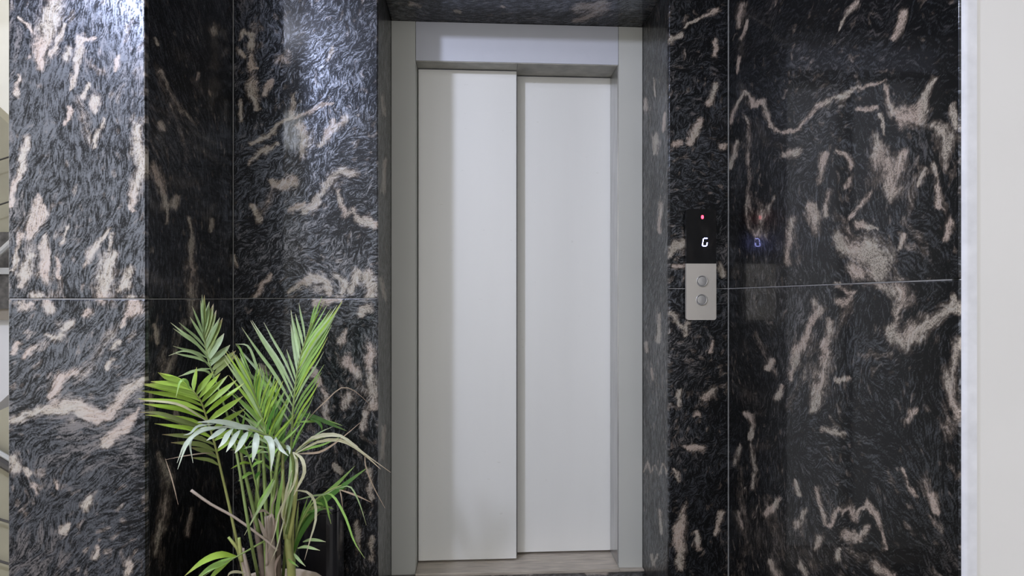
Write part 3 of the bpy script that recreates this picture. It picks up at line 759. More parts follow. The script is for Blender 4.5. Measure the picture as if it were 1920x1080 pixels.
plate = MB().prism(rrect(xl, xr, zb, zm - 0.0006, 0.009, '1001'), 'y', YC - 0.0005, YC + 0.012).build('button_plate', M['panel_steel'], cp)
# seven-segment G, slanted
def seg(cx, cz, lx, lz, slant):
    w, h = lx / 2, lz / 2
    c = min(w, h)
    if lx > lz:
        pts = [(-w, 0), (-w + c, -h), (w - c, -h), (w, 0), (w - c, h), (-w + c, h)]
    else:
        pts = [(0, -h), (w, -h + c), (w, h - c), (0, h), (-w, h - c), (-w, -h + c)]
    return [(cx + x + slant * (cz + z), cz + z) for x, z in pts]
gx, gz = at(1322, 454, YC).x, pz(454)
gw, gh, gt = 0.0160, 0.0270, 0.0031
hw, hh = gw / 2, gh / 2
for (cx, cz, lx, lz) in ((0, hh, gw - 0.002, gt), (-hw, hh / 2, gt, hh - 0.001), (-hw, -hh / 2, gt, hh - 0.001), (0, -hh, gw - 0.002, gt), (hw, -hh / 2, gt, hh - 0.001)):
    pts = [(gx + x, gz + z) for x, z in seg(cx, cz, lx, lz, 0.16)]
    MB().prism(pts, 'y', YC - 0.0008, YC + 0.0004).build('digit_segment', M['glow_blue'], disp)
rx, rz = at(1317, 407, YC).x, pz(407)
MB().prism([(rx + 0.0058 * math.cos(a) * 0.85, rz + 0.0072 * math.sin(a)) for a in np.linspace(0, 2 * math.pi, 9)[:-1] + 0.39], 'y', YC - 0.0008, YC + 0.0004).build('indicator_light', M['glow_red'], disp)
def disc(x, z, r, y0, y1, n=28):
    return [(x + r * math.cos(a), z + r * math.sin(a)) for a in np.linspace(0, 2 * math.pi, n + 1)[:-1]]
for k, (bu, bv, up) in enumerate(((1316, 527, 1), (1315, 562, -1))):
    bx, bz = at(bu, bv, YC).x, pz(bv)
    R0 = 0.0200
    b = MB().prism(disc(bx, bz, R0, 0, 0), 'y', YC - 0.0025, YC).build('button', M['dark_ring'], plate)
    ring = MB()
    n = 32
    prof = [(R0, 0.0005), (R0, 0.0035), (R0 - 0.0014, 0.0048), (R0 - 0.0032, 0.0040), (R0 - 0.0038, 0.0020)]
    vs, fs = [], []
    for r, d in prof:
        for i in range(n):
            a = 2 * math.pi * i / n
            vs.append((bx + r * math.cos(a), YC - d, bz + r * math.sin(a)))
    for j in range(len(prof) - 1):
        for i in range(n):
            fs.append((j * n + i, j * n + (i + 1) % n, (j + 1) * n + (i + 1) % n, (j + 1) * n + i))
    capm = ring.add(vs, fs)
    # domed cap
    r0 = R0 - 0.0045
    vs, fs = [], []
    rings = 6
    for j in range(rings):
        rr = r0 * (1 - j / rings)
        d = 0.0030 + 0.0009 * (1 - (rr / r0) ** 2)
        for i in range(n):
            a = 2 * math.pi * i / n
            vs.append((bx + rr * math.cos(a), YC - d, bz + rr * math.sin(a)))
    vs.append((bx, YC - 0.0039, bz))
    for j in range(rings - 1):
        for i in range(n):
            fs.append((j * n + i, j * n + (i + 1) % n, (j + 1) * n + (i + 1) % n, (j + 1) * n + i))
    for i in range(n):
        fs.append(((rings - 1) * n + i, (rings - 1) * n + (i + 1) % n, len(vs) - 1))
    capm.add(vs, fs)
    z0, s = bz, up
    capm.prism([(bx - 0.0005, z0 - 0.004 * s), (bx + 0.0005, z0 - 0.004 * s), (bx + 0.0005, z0 + 0.002 * s), (bx + 0.0028, z0 + 0.0012 * s), (bx, z0 + 0.0048 * s), (bx - 0.0028, z0 + 0.0012 * s), (bx - 0.0005, z0 + 0.002 * s)][::s], 'y', YC - 0.0043, YC - 0.0034)
    o = bpy.data.objects['button' if k == 0 else 'button.001']
    # merge ring and cap into the button part itself
    me2 = capm.build('button_tmp', M['button'], plate, smooth=False)
    import bmesh
    bm = bmesh.new()
    bm.from_mesh(b.data)
    bm.from_mesh(me2.data)
    n0 = len(b.data.polygons)
    bm.faces.ensure_lookup_table()
    for fi, f in enumerate(bm.faces):
        f.material_index = 0 if fi < n0 else 1
    bm.to_mesh(b.data)
    bm.free()
    b.data.materials.append(M['button'])
    bpy.data.objects.remove(me2)

# ------------------------------------------------------------------ stair seen past the left edge of the pillar
YS = 3.30
sw = tag(MB().box(-4.6, XPL - 0.1, 4.3, 4.4, 0, 3.6).build('wall_stair', M['stair_wall']), kind='structure')
st = tag(empty('staircase', (-2.9, YS, 0)), 'staircase with beige sides and stone-faced landing glimpsed beyond the left granite pillar', 'staircase')
def spoly(px, y0, y1, name, mat, parent=st):
    pts = [at(u, v, y0) for u, v in px]
    return MB().prism([(p.x, p.z) for p in pts], 'y', y0, y1).build(name, mat, parent)
spoly([(-160, 72), (60, 272), (60, 440), (-160, 440)], YS, YS + 0.12, 'stringer', M['stair_side'])
lf = spoly([(-160, 435), (60, 435), (60, 502), (-160, 502)], YS - 0.05, YS + 0.6, 'landing_fascia', plain('dark_fascia_stone', (0.05, 0.045, 0.042), 0.3, var=0.7, scale=45))
spoly([(-160, 502), (60, 502), (60, 514), (-160, 514)], YS - 0.07, YS + 0.6, 'landing_nosing', M['rail'])
spoly([(-160, 514), (60, 514), (60, 579), (-160, 579)], YS - 0.05, YS + 0.6, 'landing_fascia', lf.data.materials[0])
spoly([(-160, 579), (60, 579), (60, 600), (-160, 600)], YS - 0.03, YS + 0.6, 'landing_trim', plain('taupe_trim', (0.24, 0.21, 0.17), 0.6))
spoly([(-160, 600), (60, 600), (60, 700), (-160, 900)], YS + 0.02, YS + 0.2, 'soffit_panel', M['paint'])
YS2 = 2.32
spoly([(-160, 842), (60, 742), (60, 1118), (-160, 1118)], YS2, YS2 + 0.10, 'stringer', M['stair_side'])
def srail(name, a, b, r, mat, y=YS - 0.12):
    return MB().tube([at(*a, y), at(*b, y)], r, 8).build(name, mat, st)
srail('rail', (-160, 352, ), (60, 280), 0.004, M['dark_rail'])
srail('rail', (-160, 436), (60, 364), 0.004, M['dark_rail'])
srail('handrail', (-160, 620), (60, 418), 0.014, M['rail'])
srail('handrail', (-160, 768), (60, 902), 0.0154, M['dark_rail'], YS2 - 0.03)
srail('handrail', (-160, 752), (60, 886), 0.0084, M['rail'], YS2 - 0.03)
srail('rail', (-160, 925), (60, 992), 0.0042, M['dark_rail'], YS2 - 0.03)
srail('rail', (-160, 1005), (60, 1070), 0.0042, M['dark_rail'], YS2 - 0.03)

# ------------------------------------------------------------------ black bin behind the plant
YB = 2.02
bx0, bx1 = slope(555) * YB, slope(633) * YB
bzt = at(600, 948, YB).z
bn = tag(empty('waste_bin', ((bx0 + bx1) / 2, YB + 0.07, 0)), 'glossy black waste bin standing behind the palm against the granite wall', 'bin')
def bin_body():
    n, prof = 32, [(0.94, 0.0), (0.97, 0.012), (1.0, bzt - 0.05), (1.0, bzt - 0.028)]
    hx, hy = (bx1 - bx0) / 2, 0.07
    cx, cy = (bx0 + bx1) / 2, YB + 0.07
    vs, fs = [], []
    for s, z in prof:
        for i in range(n):
            a = 2 * math.pi * i / n
            e = 0.5
            c, d = math.cos(a), math.sin(a)
            vs.append((cx + hx * s * math.copysign(abs(c) ** e, c), cy + hy * s * math.copysign(abs(d) ** e, d), z))
    for j in range(len(prof) - 1):
        for i in range(n):
            fs.append((j * n + i, j * n + (i + 1) % n, (j + 1) * n + (i + 1) % n, (j + 1) * n + i))
    fs.append(tuple(range(n))[::-1])
    fs.append(tuple((len(prof) - 1) * n + i for i in range(n)))
    MB().add(vs, fs).build('bin_body', M['bin'], bn, smooth=False)
    vs, fs = [], []
    prof = [(1.0, bzt - 0.026), (1.0, bzt - 0.018), (0.94, bzt - 0.006), (0.82, bzt)]
    for s, z in prof:
        for i in range(n):
            a = 2 * math.pi * i / n
            c, d = math.cos(a), math.sin(a)
            vs.append((cx + hx * s * math.copysign(abs(c) ** .5, c), cy + hy * s * math.copysign(abs(d) ** .5, d), z))
    for j in range(len(prof) - 1):
        for i in range(n):
            fs.append((j * n + i, j * n + (i + 1) % n, (j + 1) * n + (i + 1) % n, (j + 1) * n + i))
    fs.append(tuple(range(n))[::-1])
    fs.append(tuple((len(prof) - 1) * n + i for i in range(n)))
    MB().add(vs, fs).build('lid', M['bin'], bn, smooth=False)
bin_body()

# ------------------------------------------------------------------ potted palm
YC_ = 1.78
pc = at(503, 1110, YC_)
PX, PR = pc.x, 0.164
PZ = 0.293                                                   # rim height
palm = tag(empty('potted_palm', (PX, YC_, 0)), 'bushy areca palm with arching green fronds in a beige pot between granite pillar and lift', 'plant')
def lathe(prof, n=16, cx=PX, cy=YC_, rot=0.12):
    vs, fs = [], []
    for r, z in prof:
        for i in range(n):
            a = 2 * math.pi * i / n + rot
            vs.append((cx + r * math.cos(a), cy + r * math.sin(a), z))
    for j in range(len(prof) - 1):
        for i in range(n):
            fs.append((j * n + i, j * n + (i + 1) % n, (j + 1) * n + (i + 1) % n, (j + 1) * n + i))
    return vs, fs
vs, fs = lathe([(0.001, 0.0), (0.105, 0.0), (0.112, 0.008), (PR - 0.014, PZ - 0.045), (PR, PZ - 0.042), (PR + 0.002, PZ - 0.004), (PR - 0.003, PZ), (PR - 0.014, PZ - 0.002), (PR - 0.018, PZ - 0.06), (PR - 0.03, PZ - 0.11)], n=16)
pot = MB().add(vs, fs).build('pot', M['pot'], palm)
vs, fs = lathe([(PR - 0.020, PZ - 0.055), (0.09, PZ - 0.048), (0.045, PZ - 0.042), (0.001, PZ - 0.040)], n=24)
soil = MB().add(vs, fs).build('soil', M['soil'], palm, smooth=True)

def bez(pts, n):
    """smooth curve through pts (Catmull-Rom), n+1 samples"""
    P = [Vector(p) for p in pts]
    if len(P) == 2:
        return [P[0].lerp(P[1], i / n) for i in range(n + 1)]
    P = [P[0] * 2 - P[1]] + P + [P[-1] * 2 - P[-2]]
    m = len(P) - 3
    out = []
    for i in range(n + 1):
        x = i / n * m
        k = min(int(x), m - 1)
        t = x - k
        a, b, c, d = P[k:k + 4]
        out.append(0.5 * ((2 * b) + (c - a) * t + (2 * a - 5 * b + 4 * c - d) * t * t + (3 * b - a - 3 * c + d) * t ** 3))
    return out
def leaflet(pts, w, mat, parent, twist=0.0, seg_=7, fold=0.22, wid='blade'):
    c = bez(pts, seg_)
    vs, fs, al = [], [], []
    view = Vector((0, -1, 0.35)).normalized()
    for i, p in enumerate(c):
        t = (c[min(i + 1, seg_)] - c[max(i - 1, 0)]).normalized()
        side = t.cross(view)
        side = side.normalized() if side.length > 0.05 else Vector((1, 0, 0))
        nrm = side.cross(t).normalized()
        a = twist * (0.6 + 0.4 * i / seg_)
        sd = side * math.cos(a) + nrm * math.sin(a)
        nr = sd.cross(t).normalized()
        x = i / seg_
        k = (0.28 + 0.72 * min(1, x / 0.28)) * (1 - max(0, (x - 0.45) / 0.55) ** 1.7)
        hwid = max(0.0004, w / 2 * k)
        vs += [p - sd * hwid + nr * hwid * fold, p, p + sd * hwid + nr * hwid * fold]
        al += [x, x, x]
    for i in range(seg_):
        b = i * 3
        fs += [(b, b + 1, b + 4, b + 3), (b + 1, b + 2, b + 5, b + 4)]
    return MB().add(vs, fs, al).build('leaflet', mat, parent, smooth=True)
def curve_px(pts):
    return [at(*p) for p in pts]
def poly_at(P, t):
    x = t * (len(P) - 1)
    k = min(int(x), len(P) - 2)
    return P[k].lerp(P[k + 1], x - k)
def frond(rach, sets=(), leaves=(), r=0.0045, stalk='stalk', name='frond'):
    R = curve_px(rach)
    c = bez(R, 18)
    rr = [r * (1 - 0.75 * i / 18) for i in range(19)]
    fr = MB().tube(c, rr, 7).build(name, M[stalk], palm, smooth=True)
    for s in sets:
        tips = curve_px(s['tips'])
        n = s['n']
        for i in range(n):
            q = i / (n - 1)
            t = s['t'][0] + (s['t'][1] - s['t'][0]) * q
            b = poly_at(c, min(0.999, t))
            e = poly_at(tips, min(0.999, q))
            e = e + Vector((random.gauss(0, 1), random.gauss(0, 2.5), random.gauss(0, 1))) * s.get('jit', 0.006)
            L_ = (e - b).length
            ax = (poly_at(c, min(0.999, t + 0.05)) - poly_at(c, max(0, t - 0.05))).normalized()
            m1 = b.lerp(e, 0.33) + (Vector((0, 0, 1)) * s.get('bow', 0.05) + ax * s.get('lead', 0.04)) * L_
            m2 = b.lerp(e, 0.70) + Vector((0, 0, 1)) * s.get('bow', 0.05) * 0.9 * L_
            w = s['w'] * (0.85 + 0.3 * random.random()) * (0.75 + 0.35 * math.sin(math.pi * min(1, 0.15 + 0.8 * q)))
            leaflet([b, m1, m2, e], w, M[random.choice(s['mat']) if isinstance(s['mat'], (list, tuple)) else s['mat']], fr, twist=random.gauss(s.get('tw', 0.0), 0.3))
    for (pts, w, mat) in leaves:
        leaflet(curve_px(pts), w, M[mat], fr, twist=random.gauss(0, 0.15), seg_=10)
    return fr

# back-left frond, pale blades on the left, broad dull ones on the right
frond([(486, 1090, 1.790), (468, 1000, 1.620), (440, 830, 1.680), (412, 735, 1.710), (395, 690, 1.730), (385, 650, 1.750), (381, 612, 1.760)], [
    dict(t=(0.66, 0.98), n=9, w=0.007, mat='l_sage', jit=0.003, bow=0.02, tips=[(333, 706, 1.660), (325, 655, 1.670), (322, 642, 1.680), (320, 605, 1.690), (349, 606, 1.710), (361, 577, 1.730), (371, 563, 1.740), (380, 553, 1.750)]),
    dict(t=(0.60, 0.97), n=10, w=0.017, mat=('l_olive', 'l_sage', 'l_olive'), jit=0.003, bow=0.01, tips=[(445, 668, 1.780), (438, 655, 1.780), (425, 634, 1.780), (421, 600, 1.780), (412, 592, 1.780), (402, 574, 1.780), (393, 566, 1.780), (386, 553, 1.770)])],
    leaves=[([(404, 715, 1.700), (388, 696, 1.660), (362, 695, 1.640), (336, 706, 1.620)], 0.006, 'l_sage'), ([(404, 700, 1.700), (375, 668, 1.660), (345, 658, 1.640), (316, 667, 1.630)], 0.006, 'l_sage'), ([(398, 680, 1.700), (365, 640, 1.660), (345, 625, 1.640), (320, 605, 1.630)], 0.007, 'l_sage')])
# bright frond on the left
frond([(462, 1100, 1.75), (447, 1030, 1.74), (430, 950, 1.73), (415, 885, 1.71), (402, 830, 1.68), (388, 785, 1.65), (378, 755, 1.63), (366, 737, 1.61), (352, 722, 1.60)], [
    dict(t=(0.97, 0.52), n=10, w=0.0125, mat='l_bright', jit=0.003, bow=0.04, tips=[(298, 700, 1.58), (283, 716, 1.57), (274, 719, 1.57), (270, 722, 1.57), (262, 735, 1.56), (258, 752, 1.56), (266, 774, 1.57), (285, 795, 1.58)]),
    dict(t=(0.52, 0.40), n=5, w=0.012, mat='l_olive', jit=0.004, bow=0.05, tips=[(288, 778, 1.6), (306, 812, 1.6), (322, 826, 1.61), (345, 842, 1.62), (362, 862, 1.63)]),
    dict(t=(0.90, 0.46), n=10, w=0.0135, mat='l_bright', jit=0.003, bow=0.0, lead=0.02, tips=[(369, 690, 1.64), (398, 696, 1.65), (416, 702, 1.66), (436, 702, 1.67), (456, 712, 1.68), (462, 735, 1.69), (464, 760, 1.7), (452, 790, 1.7), (442, 815, 1.7)])],
    leaves=[([(356, 730, 1.60), (349, 714, 1.58), (338, 716, 1.57), (330, 745, 1.56)], 0.008, 'l_mid'), ([(352, 725, 1.60), (330, 712, 1.59), (312, 708, 1.58), (296, 698, 1.57)], 0.012, 'l_bright'),
            ([(388, 790, 1.65), (340, 760, 1.60), (290, 752, 1.57), (262, 752, 1.555)], 0.006, 'l_dry'), ([(394, 805, 1.65), (345, 790, 1.60), (300, 775, 1.57), (262, 773, 1.56)], 0.011, 'l_olive')], stalk='stalk_y')
# silvery frond arching to the left in front
frond([(538, 1000, 1.74), (548, 900, 1.71), (549, 860, 1.69), (535, 838, 1.66), (505, 818, 1.63), (470, 806, 1.60), (430, 797, 1.58), (400, 792, 1.565), (372, 791, 1.555)], leaves=[
    ([(541, 846, 1.67), (538, 838, 1.64), (543, 842, 1.62), (543, 852, 1.61)], 0.010, 'l_silver'),
    ([(518, 825, 1.64), (515, 824, 1.61), (527, 842, 1.59), (541, 855, 1.58)], 0.012, 'l_silver'),
    ([(495, 818, 1.62), (507, 826, 1.59), (511, 850, 1.57), (508, 884, 1.56)], 0.0145, 'l_silver'),
    ([(478, 812, 1.61), (481, 822, 1.57), (478, 845, 1.55), (473, 867, 1.54)], 0.017, 'l_silver'),
    ([(464, 809, 1.6), (458, 820, 1.565), (450, 836, 1.54), (440, 850, 1.53)], 0.0155, 'l_silver'),
    ([(450, 806, 1.59), (442, 817, 1.555), (434, 832, 1.535), (424, 848, 1.525)], 0.0155, 'l_silver'),
    ([(437, 803, 1.585), (428, 814, 1.55), (420, 828, 1.53), (409, 840, 1.52)], 0.0145, 'l_silver'),
    ([(426, 801, 1.58), (415, 808, 1.55), (402, 817, 1.53), (387, 826, 1.52)], 0.014, 'l_silver'),
    ([(424, 802, 1.58), (385, 805, 1.54), (350, 828, 1.51), (332, 868, 1.50)], 0.0085, 'l_silver'),
    ([(416, 800, 1.575), (375, 806, 1.54), (350, 835, 1.52), (333, 880, 1.51)], 0.0075, 'l_silver'),
    ([(408, 802, 1.575), (372, 812, 1.545), (357, 830, 1.53), (362, 868, 1.52)], 0.0075, 'l_silver'),
    ([(402, 795, 1.57), (372, 799, 1.54), (358, 812, 1.52), (344, 816, 1.51)], 0.007, 'l_silver'),
    ([(476, 809, 1.605), (440, 796, 1.58), (405, 790, 1.56), (370, 792, 1.545)], 0.013, 'l_silver'),
    ([(500, 818, 1.63), (470, 803, 1.60), (440, 800, 1.58), (412, 800, 1.565)], 0.013, 'l_silver')], r=0.005)
# tall upright frond in the centre
frond([(530, 1090, 1.80), (540, 960, 1.79), (545, 860, 1.78), (548, 790, 1.78), (552, 740, 1.79), (557, 700, 1.80), (563, 670, 1.81), (572, 640, 1.82), (584, 605, 1.83)], [
    dict(t=(0.27, 0.99), n=22, w=0.0068, mat=('l_mid', 'l_mid', 'l_sage', 'l_bright'), jit=0.003, bow=0.0, lead=0.06, tips=[(582, 770, 1.76), (600, 715, 1.77), (606, 690, 1.78), (612, 652, 1.79), (622, 610, 1.80), (634, 575, 1.81), (643, 565, 1.82), (638, 567, 1.83), (625, 580, 1.84), (614, 575, 1.85), (609, 553, 1.86), (596, 570, 1.87), (588, 572, 1.87)]),
    dict(t=(0.36, 0.55), n=6, w=0.009, mat='l_sage', jit=0.003, bow=0.015, lead=0.03, tips=[(428, 656, 1.83), (443, 640, 1.84), (455, 602, 1.86), (472, 600, 1.87), (491, 604, 1.88)]),
    dict(t=(0.58, 0.88), n=7, w=0.008, mat='l_sage', jit=0.002, bow=0.0, lead=0.02, tips=[(537, 655, 1.88), (543, 600, 1.89), (546, 573, 1.9), (546, 590, 1.9), (550, 592, 1.9), (562, 566, 1.9)])])
# dense younger fronds in the middle
frond([(508, 1090, 1.76), (510, 960, 1.75), (508, 880, 1.74), (500, 820, 1.74), (488, 770, 1.75), (474, 725, 1.76)], [
    dict(t=(0.50, 0.97), n=18, w=0.0070, mat=('l_mid', 'l_bright', 'l_sage'), jit=0.008, bow=0.03, tips=[(440, 870, 1.70), (434, 790, 1.70), (438, 735, 1.72), (426, 660, 1.74), (428, 655, 1.75), (442, 672, 1.77), (452, 668, 1.78)]),
    dict(t=(0.45, 0.97), n=17, w=0.0072, mat=('l_mid', 'l_bright', 'l_dark'), jit=0.008, bow=0.03, tips=[(548, 800, 1.72), (540, 755, 1.73), (528, 725, 1.74), (514, 708, 1.75), (500, 702, 1.76), (492, 690, 1.77)])])
frond([(520, 1090, 1.78), (522, 960, 1.79), (520, 900, 1.80), (518, 840, 1.80), (512, 790, 1.81), (505, 745, 1.82)], [
    dict(t=(0.42, 0.96), n=15, w=0.0075, mat=('l_mid', 'l_dark'), jit=0.01, bow=0.03, tips=[(455, 850, 1.84), (450, 775, 1.85), (456, 720, 1.86), (470, 690, 1.87), (488, 695, 1.88)]),
    dict(t=(0.42, 0.96), n=15, w=0.0075, mat=('l_dark', 'l_mid'), jit=0.01, bow=0.03, tips=[(560, 820, 1.82), (555, 770, 1.83), (545, 740, 1.84), (532, 712, 1.85), (520, 700, 1.86)])])
frond([(500, 1090, 1.74), (494, 990, 1.73), (478, 900, 1.72), (464, 850, 1.72), (452, 820, 1.72)], [
    dict(t=(0.55, 0.98), n=6, w=0.010, mat=('l_mid', 'l_bright'), jit=0.008, bow=0.06, tips=[(440, 905, 1.66), (424, 850, 1.66), (420, 815, 1.67), (430, 780, 1.69)]),
    dict(t=(0.50, 0.98), n=6, w=0.010, mat=('l_mid', 'l_dark'), jit=0.008, bow=0.04, tips=[(500, 890, 1.68), (492, 850, 1.69), (484, 800, 1.70), (470, 775, 1.71)])], leaves=[
    ([(500, 745, 1.78), (482, 690, 1.79), (466, 650, 1.8), (443, 645, 1.8)], 0.007, 'l_sage'), ([(470, 700, 1.76), (455, 665, 1.76), (448, 650, 1.76), (441, 644, 1.75)], 0.006, 'l_mid')])
# dry cream frond falling to the right
frond([(546, 1090, 1.78), (550, 960, 1.76), (552, 880, 1.74), (556, 846, 1.73), (580, 828, 1.72), (610, 820, 1.71)], leaves=[
    ([(554, 848, 1.73), (585, 820, 1.70), (625, 814, 1.68), (650, 824, 1.67), (680, 848, 1.66), (733, 886, 1.66)], 0.0075, 'l_dry'),
    ([(553, 851, 1.73), (595, 829, 1.71), (635, 825, 1.69), (665, 838, 1.68), (690, 858, 1.67), (714, 880, 1.67)], 0.0085, 'l_dry'),
    ([(555, 846, 1.73), (585, 826, 1.72), (605, 818, 1.71), (640, 818, 1.70), (660, 830, 1.69), (672, 838, 1.69)], 0.006, 'l_dry'),
    ([(555, 851, 1.73), (578, 850, 1.71), (598, 848, 1.70), (618, 838, 1.69), (640, 822, 1.69), (676, 792, 1.69)], 0.006, 'l_brown'),
    ([(556, 849, 1.74), (580, 840, 1.73), (605, 834, 1.72), (640, 818, 1.71)], 0.007, 'l_mid'),
    ([(558, 846, 1.75), (575, 832, 1.75), (598, 812, 1.75), (624, 800, 1.76)], 0.005, 'l_sage'),
    ([(570, 795, 1.80), (590, 772, 1.81), (615, 748, 1.82), (640, 727, 1.83), (665, 733, 1.84), (692, 757, 1.85)], 0.0035, 'l_brown'),
    ([(684, 850, 1.67), (686, 875, 1.66), (700, 912, 1.66), (722, 953, 1.66)], 0.0035, 'l_brown'),
    ([(568, 775, 1.83), (590, 782, 1.83), (620, 795, 1.84), (650, 808, 1.85)], 0.012, 'l_dark'),
    ([(570, 780, 1.83), (592, 788, 1.83), (602, 798, 1.83), (604, 808, 1.83)], 0.009, 'l_dark'),
    ([(556, 792, 1.83), (585, 790, 1.84), (615, 790, 1.85), (642, 798, 1.86)], 0.008, 'l_mid'),
    ([(550, 848, 1.71), (566, 860, 1.69), (571, 885, 1.68), (560, 910, 1.67), (550, 930, 1.67)], 0.0095, 'l_dry'),
    ([(549, 848, 1.71), (557, 870, 1.69), (552, 905, 1.68), (535, 940, 1.67)], 0.007, 'l_dry'),
    ([(551, 852, 1.72), (553, 890, 1.71), (545, 950, 1.70), (532, 1005, 1.70)], 0.007, 'l_sage'),
    ([(545, 852, 1.71), (545, 890, 1.70), (540, 930, 1.69), (535, 965, 1.69)], 0.010, 'l_sage'),
    ([(548, 905, 1.68), (535, 935, 1.67), (522, 965, 1.66), (515, 1000, 1.66), (500, 1040, 1.66)], 0.004, 'l_dry')], stalk='stalk_y')
# lower right dark frond with drooping tips
frond([(552, 1090, 1.80), (552, 1030, 1.79), (562, 985, 1.77), (585, 945, 1.75), (612, 922, 1.73), (640, 910, 1.72)], [
    dict(t=(0.25, 0.75), n=9, w=0.0075, mat=('l_olive', 'l_dark', 'l_mid'), jit=0.004, bow=0.02, tips=[(568, 940, 1.78), (582, 928, 1.78), (596, 936, 1.77), (612, 948, 1.76), (622, 955, 1.75), (624, 968, 1.75), (624, 980, 1.75)])],
    leaves=[
    ([(570, 985, 1.77), (610, 938, 1.76), (650, 906, 1.75), (690, 876, 1.74)], 0.015, 'l_dark'), ([(566, 980, 1.78), (600, 938, 1.77), (635, 905, 1.76), (666, 873, 1.75)], 0.013, 'l_mid'),
    ([(560, 1000, 1.78), (590, 955, 1.77), (620, 928, 1.76), (650, 915, 1.75)], 0.016, 'l_dark'), ([(556, 1010, 1.79), (580, 965, 1.78), (605, 938, 1.77), (625, 925, 1.76)], 0.014, 'l_dark'),
    ([(548, 1040, 1.78), (565, 1000, 1.77), (588, 965, 1.76), (612, 945, 1.75)], 0.013, 'l_dark'), ([(548, 1050, 1.79), (560, 1010, 1.79), (580, 980, 1.79), (600, 962, 1.79)], 0.013, 'l_olive'),
    ([(606, 926, 1.73), (625, 930, 1.70), (648, 970, 1.68), (664, 1015, 1.67), (684, 1047, 1.67)], 0.0065, 'l_mid'), ([(630, 916, 1.72), (655, 912, 1.70), (668, 930, 1.69), (678, 955, 1.69), (687, 985, 1.69)], 0.004, 'l_sage'),
    ([(636, 918, 1.72), (655, 924, 1.71), (675, 932, 1.70), (696, 942, 1.70)], 0.005, 'l_brown'), ([(550, 920, 1.70), (575, 922, 1.68), (590, 940, 1.67), (592, 975, 1.66), (582, 1010, 1.66), (571, 1050, 1.66)], 0.007, 'l_dry'),
    ([(637, 918, 1.73), (640, 932, 1.72), (643, 955, 1.72)], 0.003, 'l_brown'), ([(556, 938, 1.72), (585, 930, 1.71), (610, 926, 1.70), (632, 914, 1.70)], 0.005, 'l_sage'),
    ([(568, 1016, 1.74), (582, 1012, 1.72), (597, 1013, 1.70), (611, 1016, 1.69)], 0.008, 'l_sage'), ([(558, 1028, 1.73), (572, 1025, 1.71), (586, 1028, 1.69), (600, 1032, 1.68)], 0.008, 'l_sage'),
    ([(551, 1038, 1.72), (556, 1044, 1.70), (564, 1053, 1.69), (573, 1062, 1.68)], 0.008, 'l_sage'), ([(540, 1048, 1.72), (546, 1053, 1.70), (552, 1057, 1.69), (560, 1063, 1.68)], 0.006, 'l_mid')])
# low frond at the lower left
frond([(500, 1012, 1.72), (470, 1029, 1.69), (445, 1043, 1.67), (415, 1058, 1.65), (380, 1082, 1.63)], leaves=[
    ([(442, 1043, 1.67), (412, 1040, 1.64), (380, 1053, 1.62), (346, 1080, 1.60)], 0.017, 'l_bright'), ([(440, 1045, 1.67), (415, 1056, 1.65), (390, 1068, 1.63), (362, 1092, 1.62)], 0.016, 'l_mid'),
    ([(432, 1050, 1.66), (412, 1066, 1.65), (400, 1078, 1.64), (384, 1100, 1.63)], 0.012, 'l_bright')], r=0.003)
# stems and sheaths
def stem(pts, r0, r1, mat, name='stem'):
    c = bez(curve_px(pts), 12)
    return MB().tube(c, [r0 + (r1 - r0) * i / 12 for i in range(13)], 9).build(name, M[mat], palm, smooth=True)
stem([(497, 1130, 1.77), (492, 1060, 1.76), (484, 1010, 1.76), (478, 965, 1.76)], 0.0105, 0.007, 'bark')
stem([(506, 1130, 1.74), (507, 1060, 1.73), (506, 1010, 1.73), (503, 968, 1.73)], 0.0150, 0.0105, 'bark_pale')
stem([(548, 1130, 1.76), (546, 1070, 1.75), (541, 1030, 1.75), (538, 985, 1.75)], 0.0130, 0.008, 'stalk_y')
stem([(524, 1130, 1.78), (522, 1060, 1.77), (522, 1000, 1.77), (524, 950, 1.77)], 0.0085, 0.006, 'bark')
stem([(474, 1130, 1.74), (464, 1080, 1.735), (456, 1045, 1.735), (448, 1025, 1.735)], 0.0105, 0.007, 'bark_pale')
stem([(452, 1050, 1.73), (446, 1030, 1.725), (437, 1018, 1.72), (428, 1007, 1.72)], 0.006, 0.0035, 'stalk_y')
stem([(454, 1052, 1.72), (451, 1035, 1.715), (449, 1020, 1.715), (448, 1008, 1.715)], 0.006, 0.004, 'stalk_y')
stem([(468, 1090, 1.715), (462, 1060, 1.71), (458, 1040, 1.71), (456, 1028, 1.71)], 0.006, 0.003, 'bark_pale')
stem([(520, 1032, 1.69), (495, 1010, 1.69), (440, 970, 1.68), (395, 945, 1.67), (358, 919, 1.66)], 0.003, 0.0038, 'bark_pale', 'dry_stalk')
stem([(507, 990, 1.74), (512, 930, 1.75), (520, 870, 1.76), (528, 830, 1.77)], 0.007, 0.004, 'stalk')
stem([(486, 1000, 1.75), (472, 940, 1.74), (460, 890, 1.73), (451, 845, 1.72)], 0.006, 0.0035, 'stalk')
stem([(536, 1010, 1.75), (532, 940, 1.76), (530, 880, 1.77), (530, 830, 1.78)], 0.007, 0.004, 'stalk_y')
stem([(500, 980, 1.76), (496, 900, 1.77), (492, 840, 1.78), (488, 790, 1.79)], 0.006, 0.003, 'stalk')
stem([(480, 975, 1.76), (482, 920, 1.76), (486, 870, 1.77), (484, 820, 1.77)], 0.006, 0.003, 'stalk')
stem([(542, 1010, 1.74), (552, 950, 1.74), (556, 900, 1.74), (556, 850, 1.74)], 0.006, 0.004, 'stalk_y')
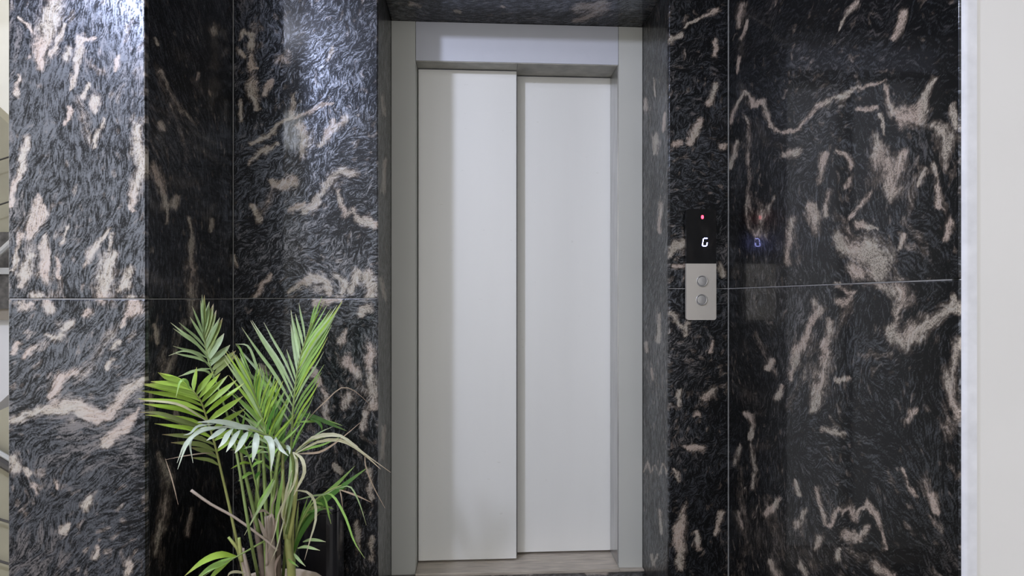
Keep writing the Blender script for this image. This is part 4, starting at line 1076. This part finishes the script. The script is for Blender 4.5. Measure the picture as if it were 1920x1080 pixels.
# torn sheath ends and hanging dry blades among the stems
tangle = frond([(500, 1060, 1.71), (500, 1000, 1.70), (498, 960, 1.70)], leaves=[
    ([(515, 900, 1.68), (505, 922, 1.67), (485, 955, 1.66), (458, 1004, 1.65)], 0.009, 'l_sage'), ([(512, 898, 1.68), (498, 925, 1.67), (486, 945, 1.67), (482, 965, 1.67)], 0.010, 'l_mid'),
    ([(508, 966, 1.69), (495, 957, 1.68), (484, 960, 1.67), (474, 966, 1.67)], 0.007, 'bark_pale'), ([(503, 985, 1.69), (505, 970, 1.68), (511, 966, 1.68), (513, 985, 1.68)], 0.007, 'bark_pale'),
    ([(520, 915, 1.70), (516, 935, 1.69), (510, 950, 1.69), (509, 975, 1.69)], 0.004, 'bark_pale'), ([(504, 1020, 1.70), (496, 1000, 1.69), (490, 985, 1.69), (484, 972, 1.69)], 0.010, 'bark_pale'),
    ([(508, 1010, 1.70), (514, 990, 1.69), (514, 975, 1.69), (510, 970, 1.69)], 0.010, 'bark'), ([(480, 990, 1.70), (474, 975, 1.69), (470, 960, 1.69), (466, 950, 1.69)], 0.004, 'bark'),
    ([(548, 880, 1.70), (538, 915, 1.69), (534, 940, 1.69), (528, 965, 1.69), (536, 985, 1.69)], 0.006, 'l_dry'), ([(535, 965, 1.69), (526, 1000, 1.68), (518, 1030, 1.68), (504, 1060, 1.68)], 0.004, 'l_dry'),
    ([(521, 1020, 1.70), (520, 960, 1.69), (526, 920, 1.69), (532, 880, 1.70)], 0.011, 'l_mid'), ([(526, 1040, 1.71), (520, 1050, 1.70), (516, 1065, 1.70), (518, 1085, 1.70)], 0.007, 'bark'),
    ([(310, 860, 1.62), (320, 890, 1.61), (328, 920, 1.60), (334, 946, 1.60)], 0.003, 'l_brown'), ([(402, 850, 1.66), (380, 850, 1.63), (345, 855, 1.61), (310, 862, 1.62)], 0.003, 'l_brown'),
    ([(462, 1076, 1.70), (445, 1072, 1.68), (432, 1074, 1.67), (426, 1082, 1.67)], 0.007, 'l_dry')], stalk='bark_pale', r=0.004)
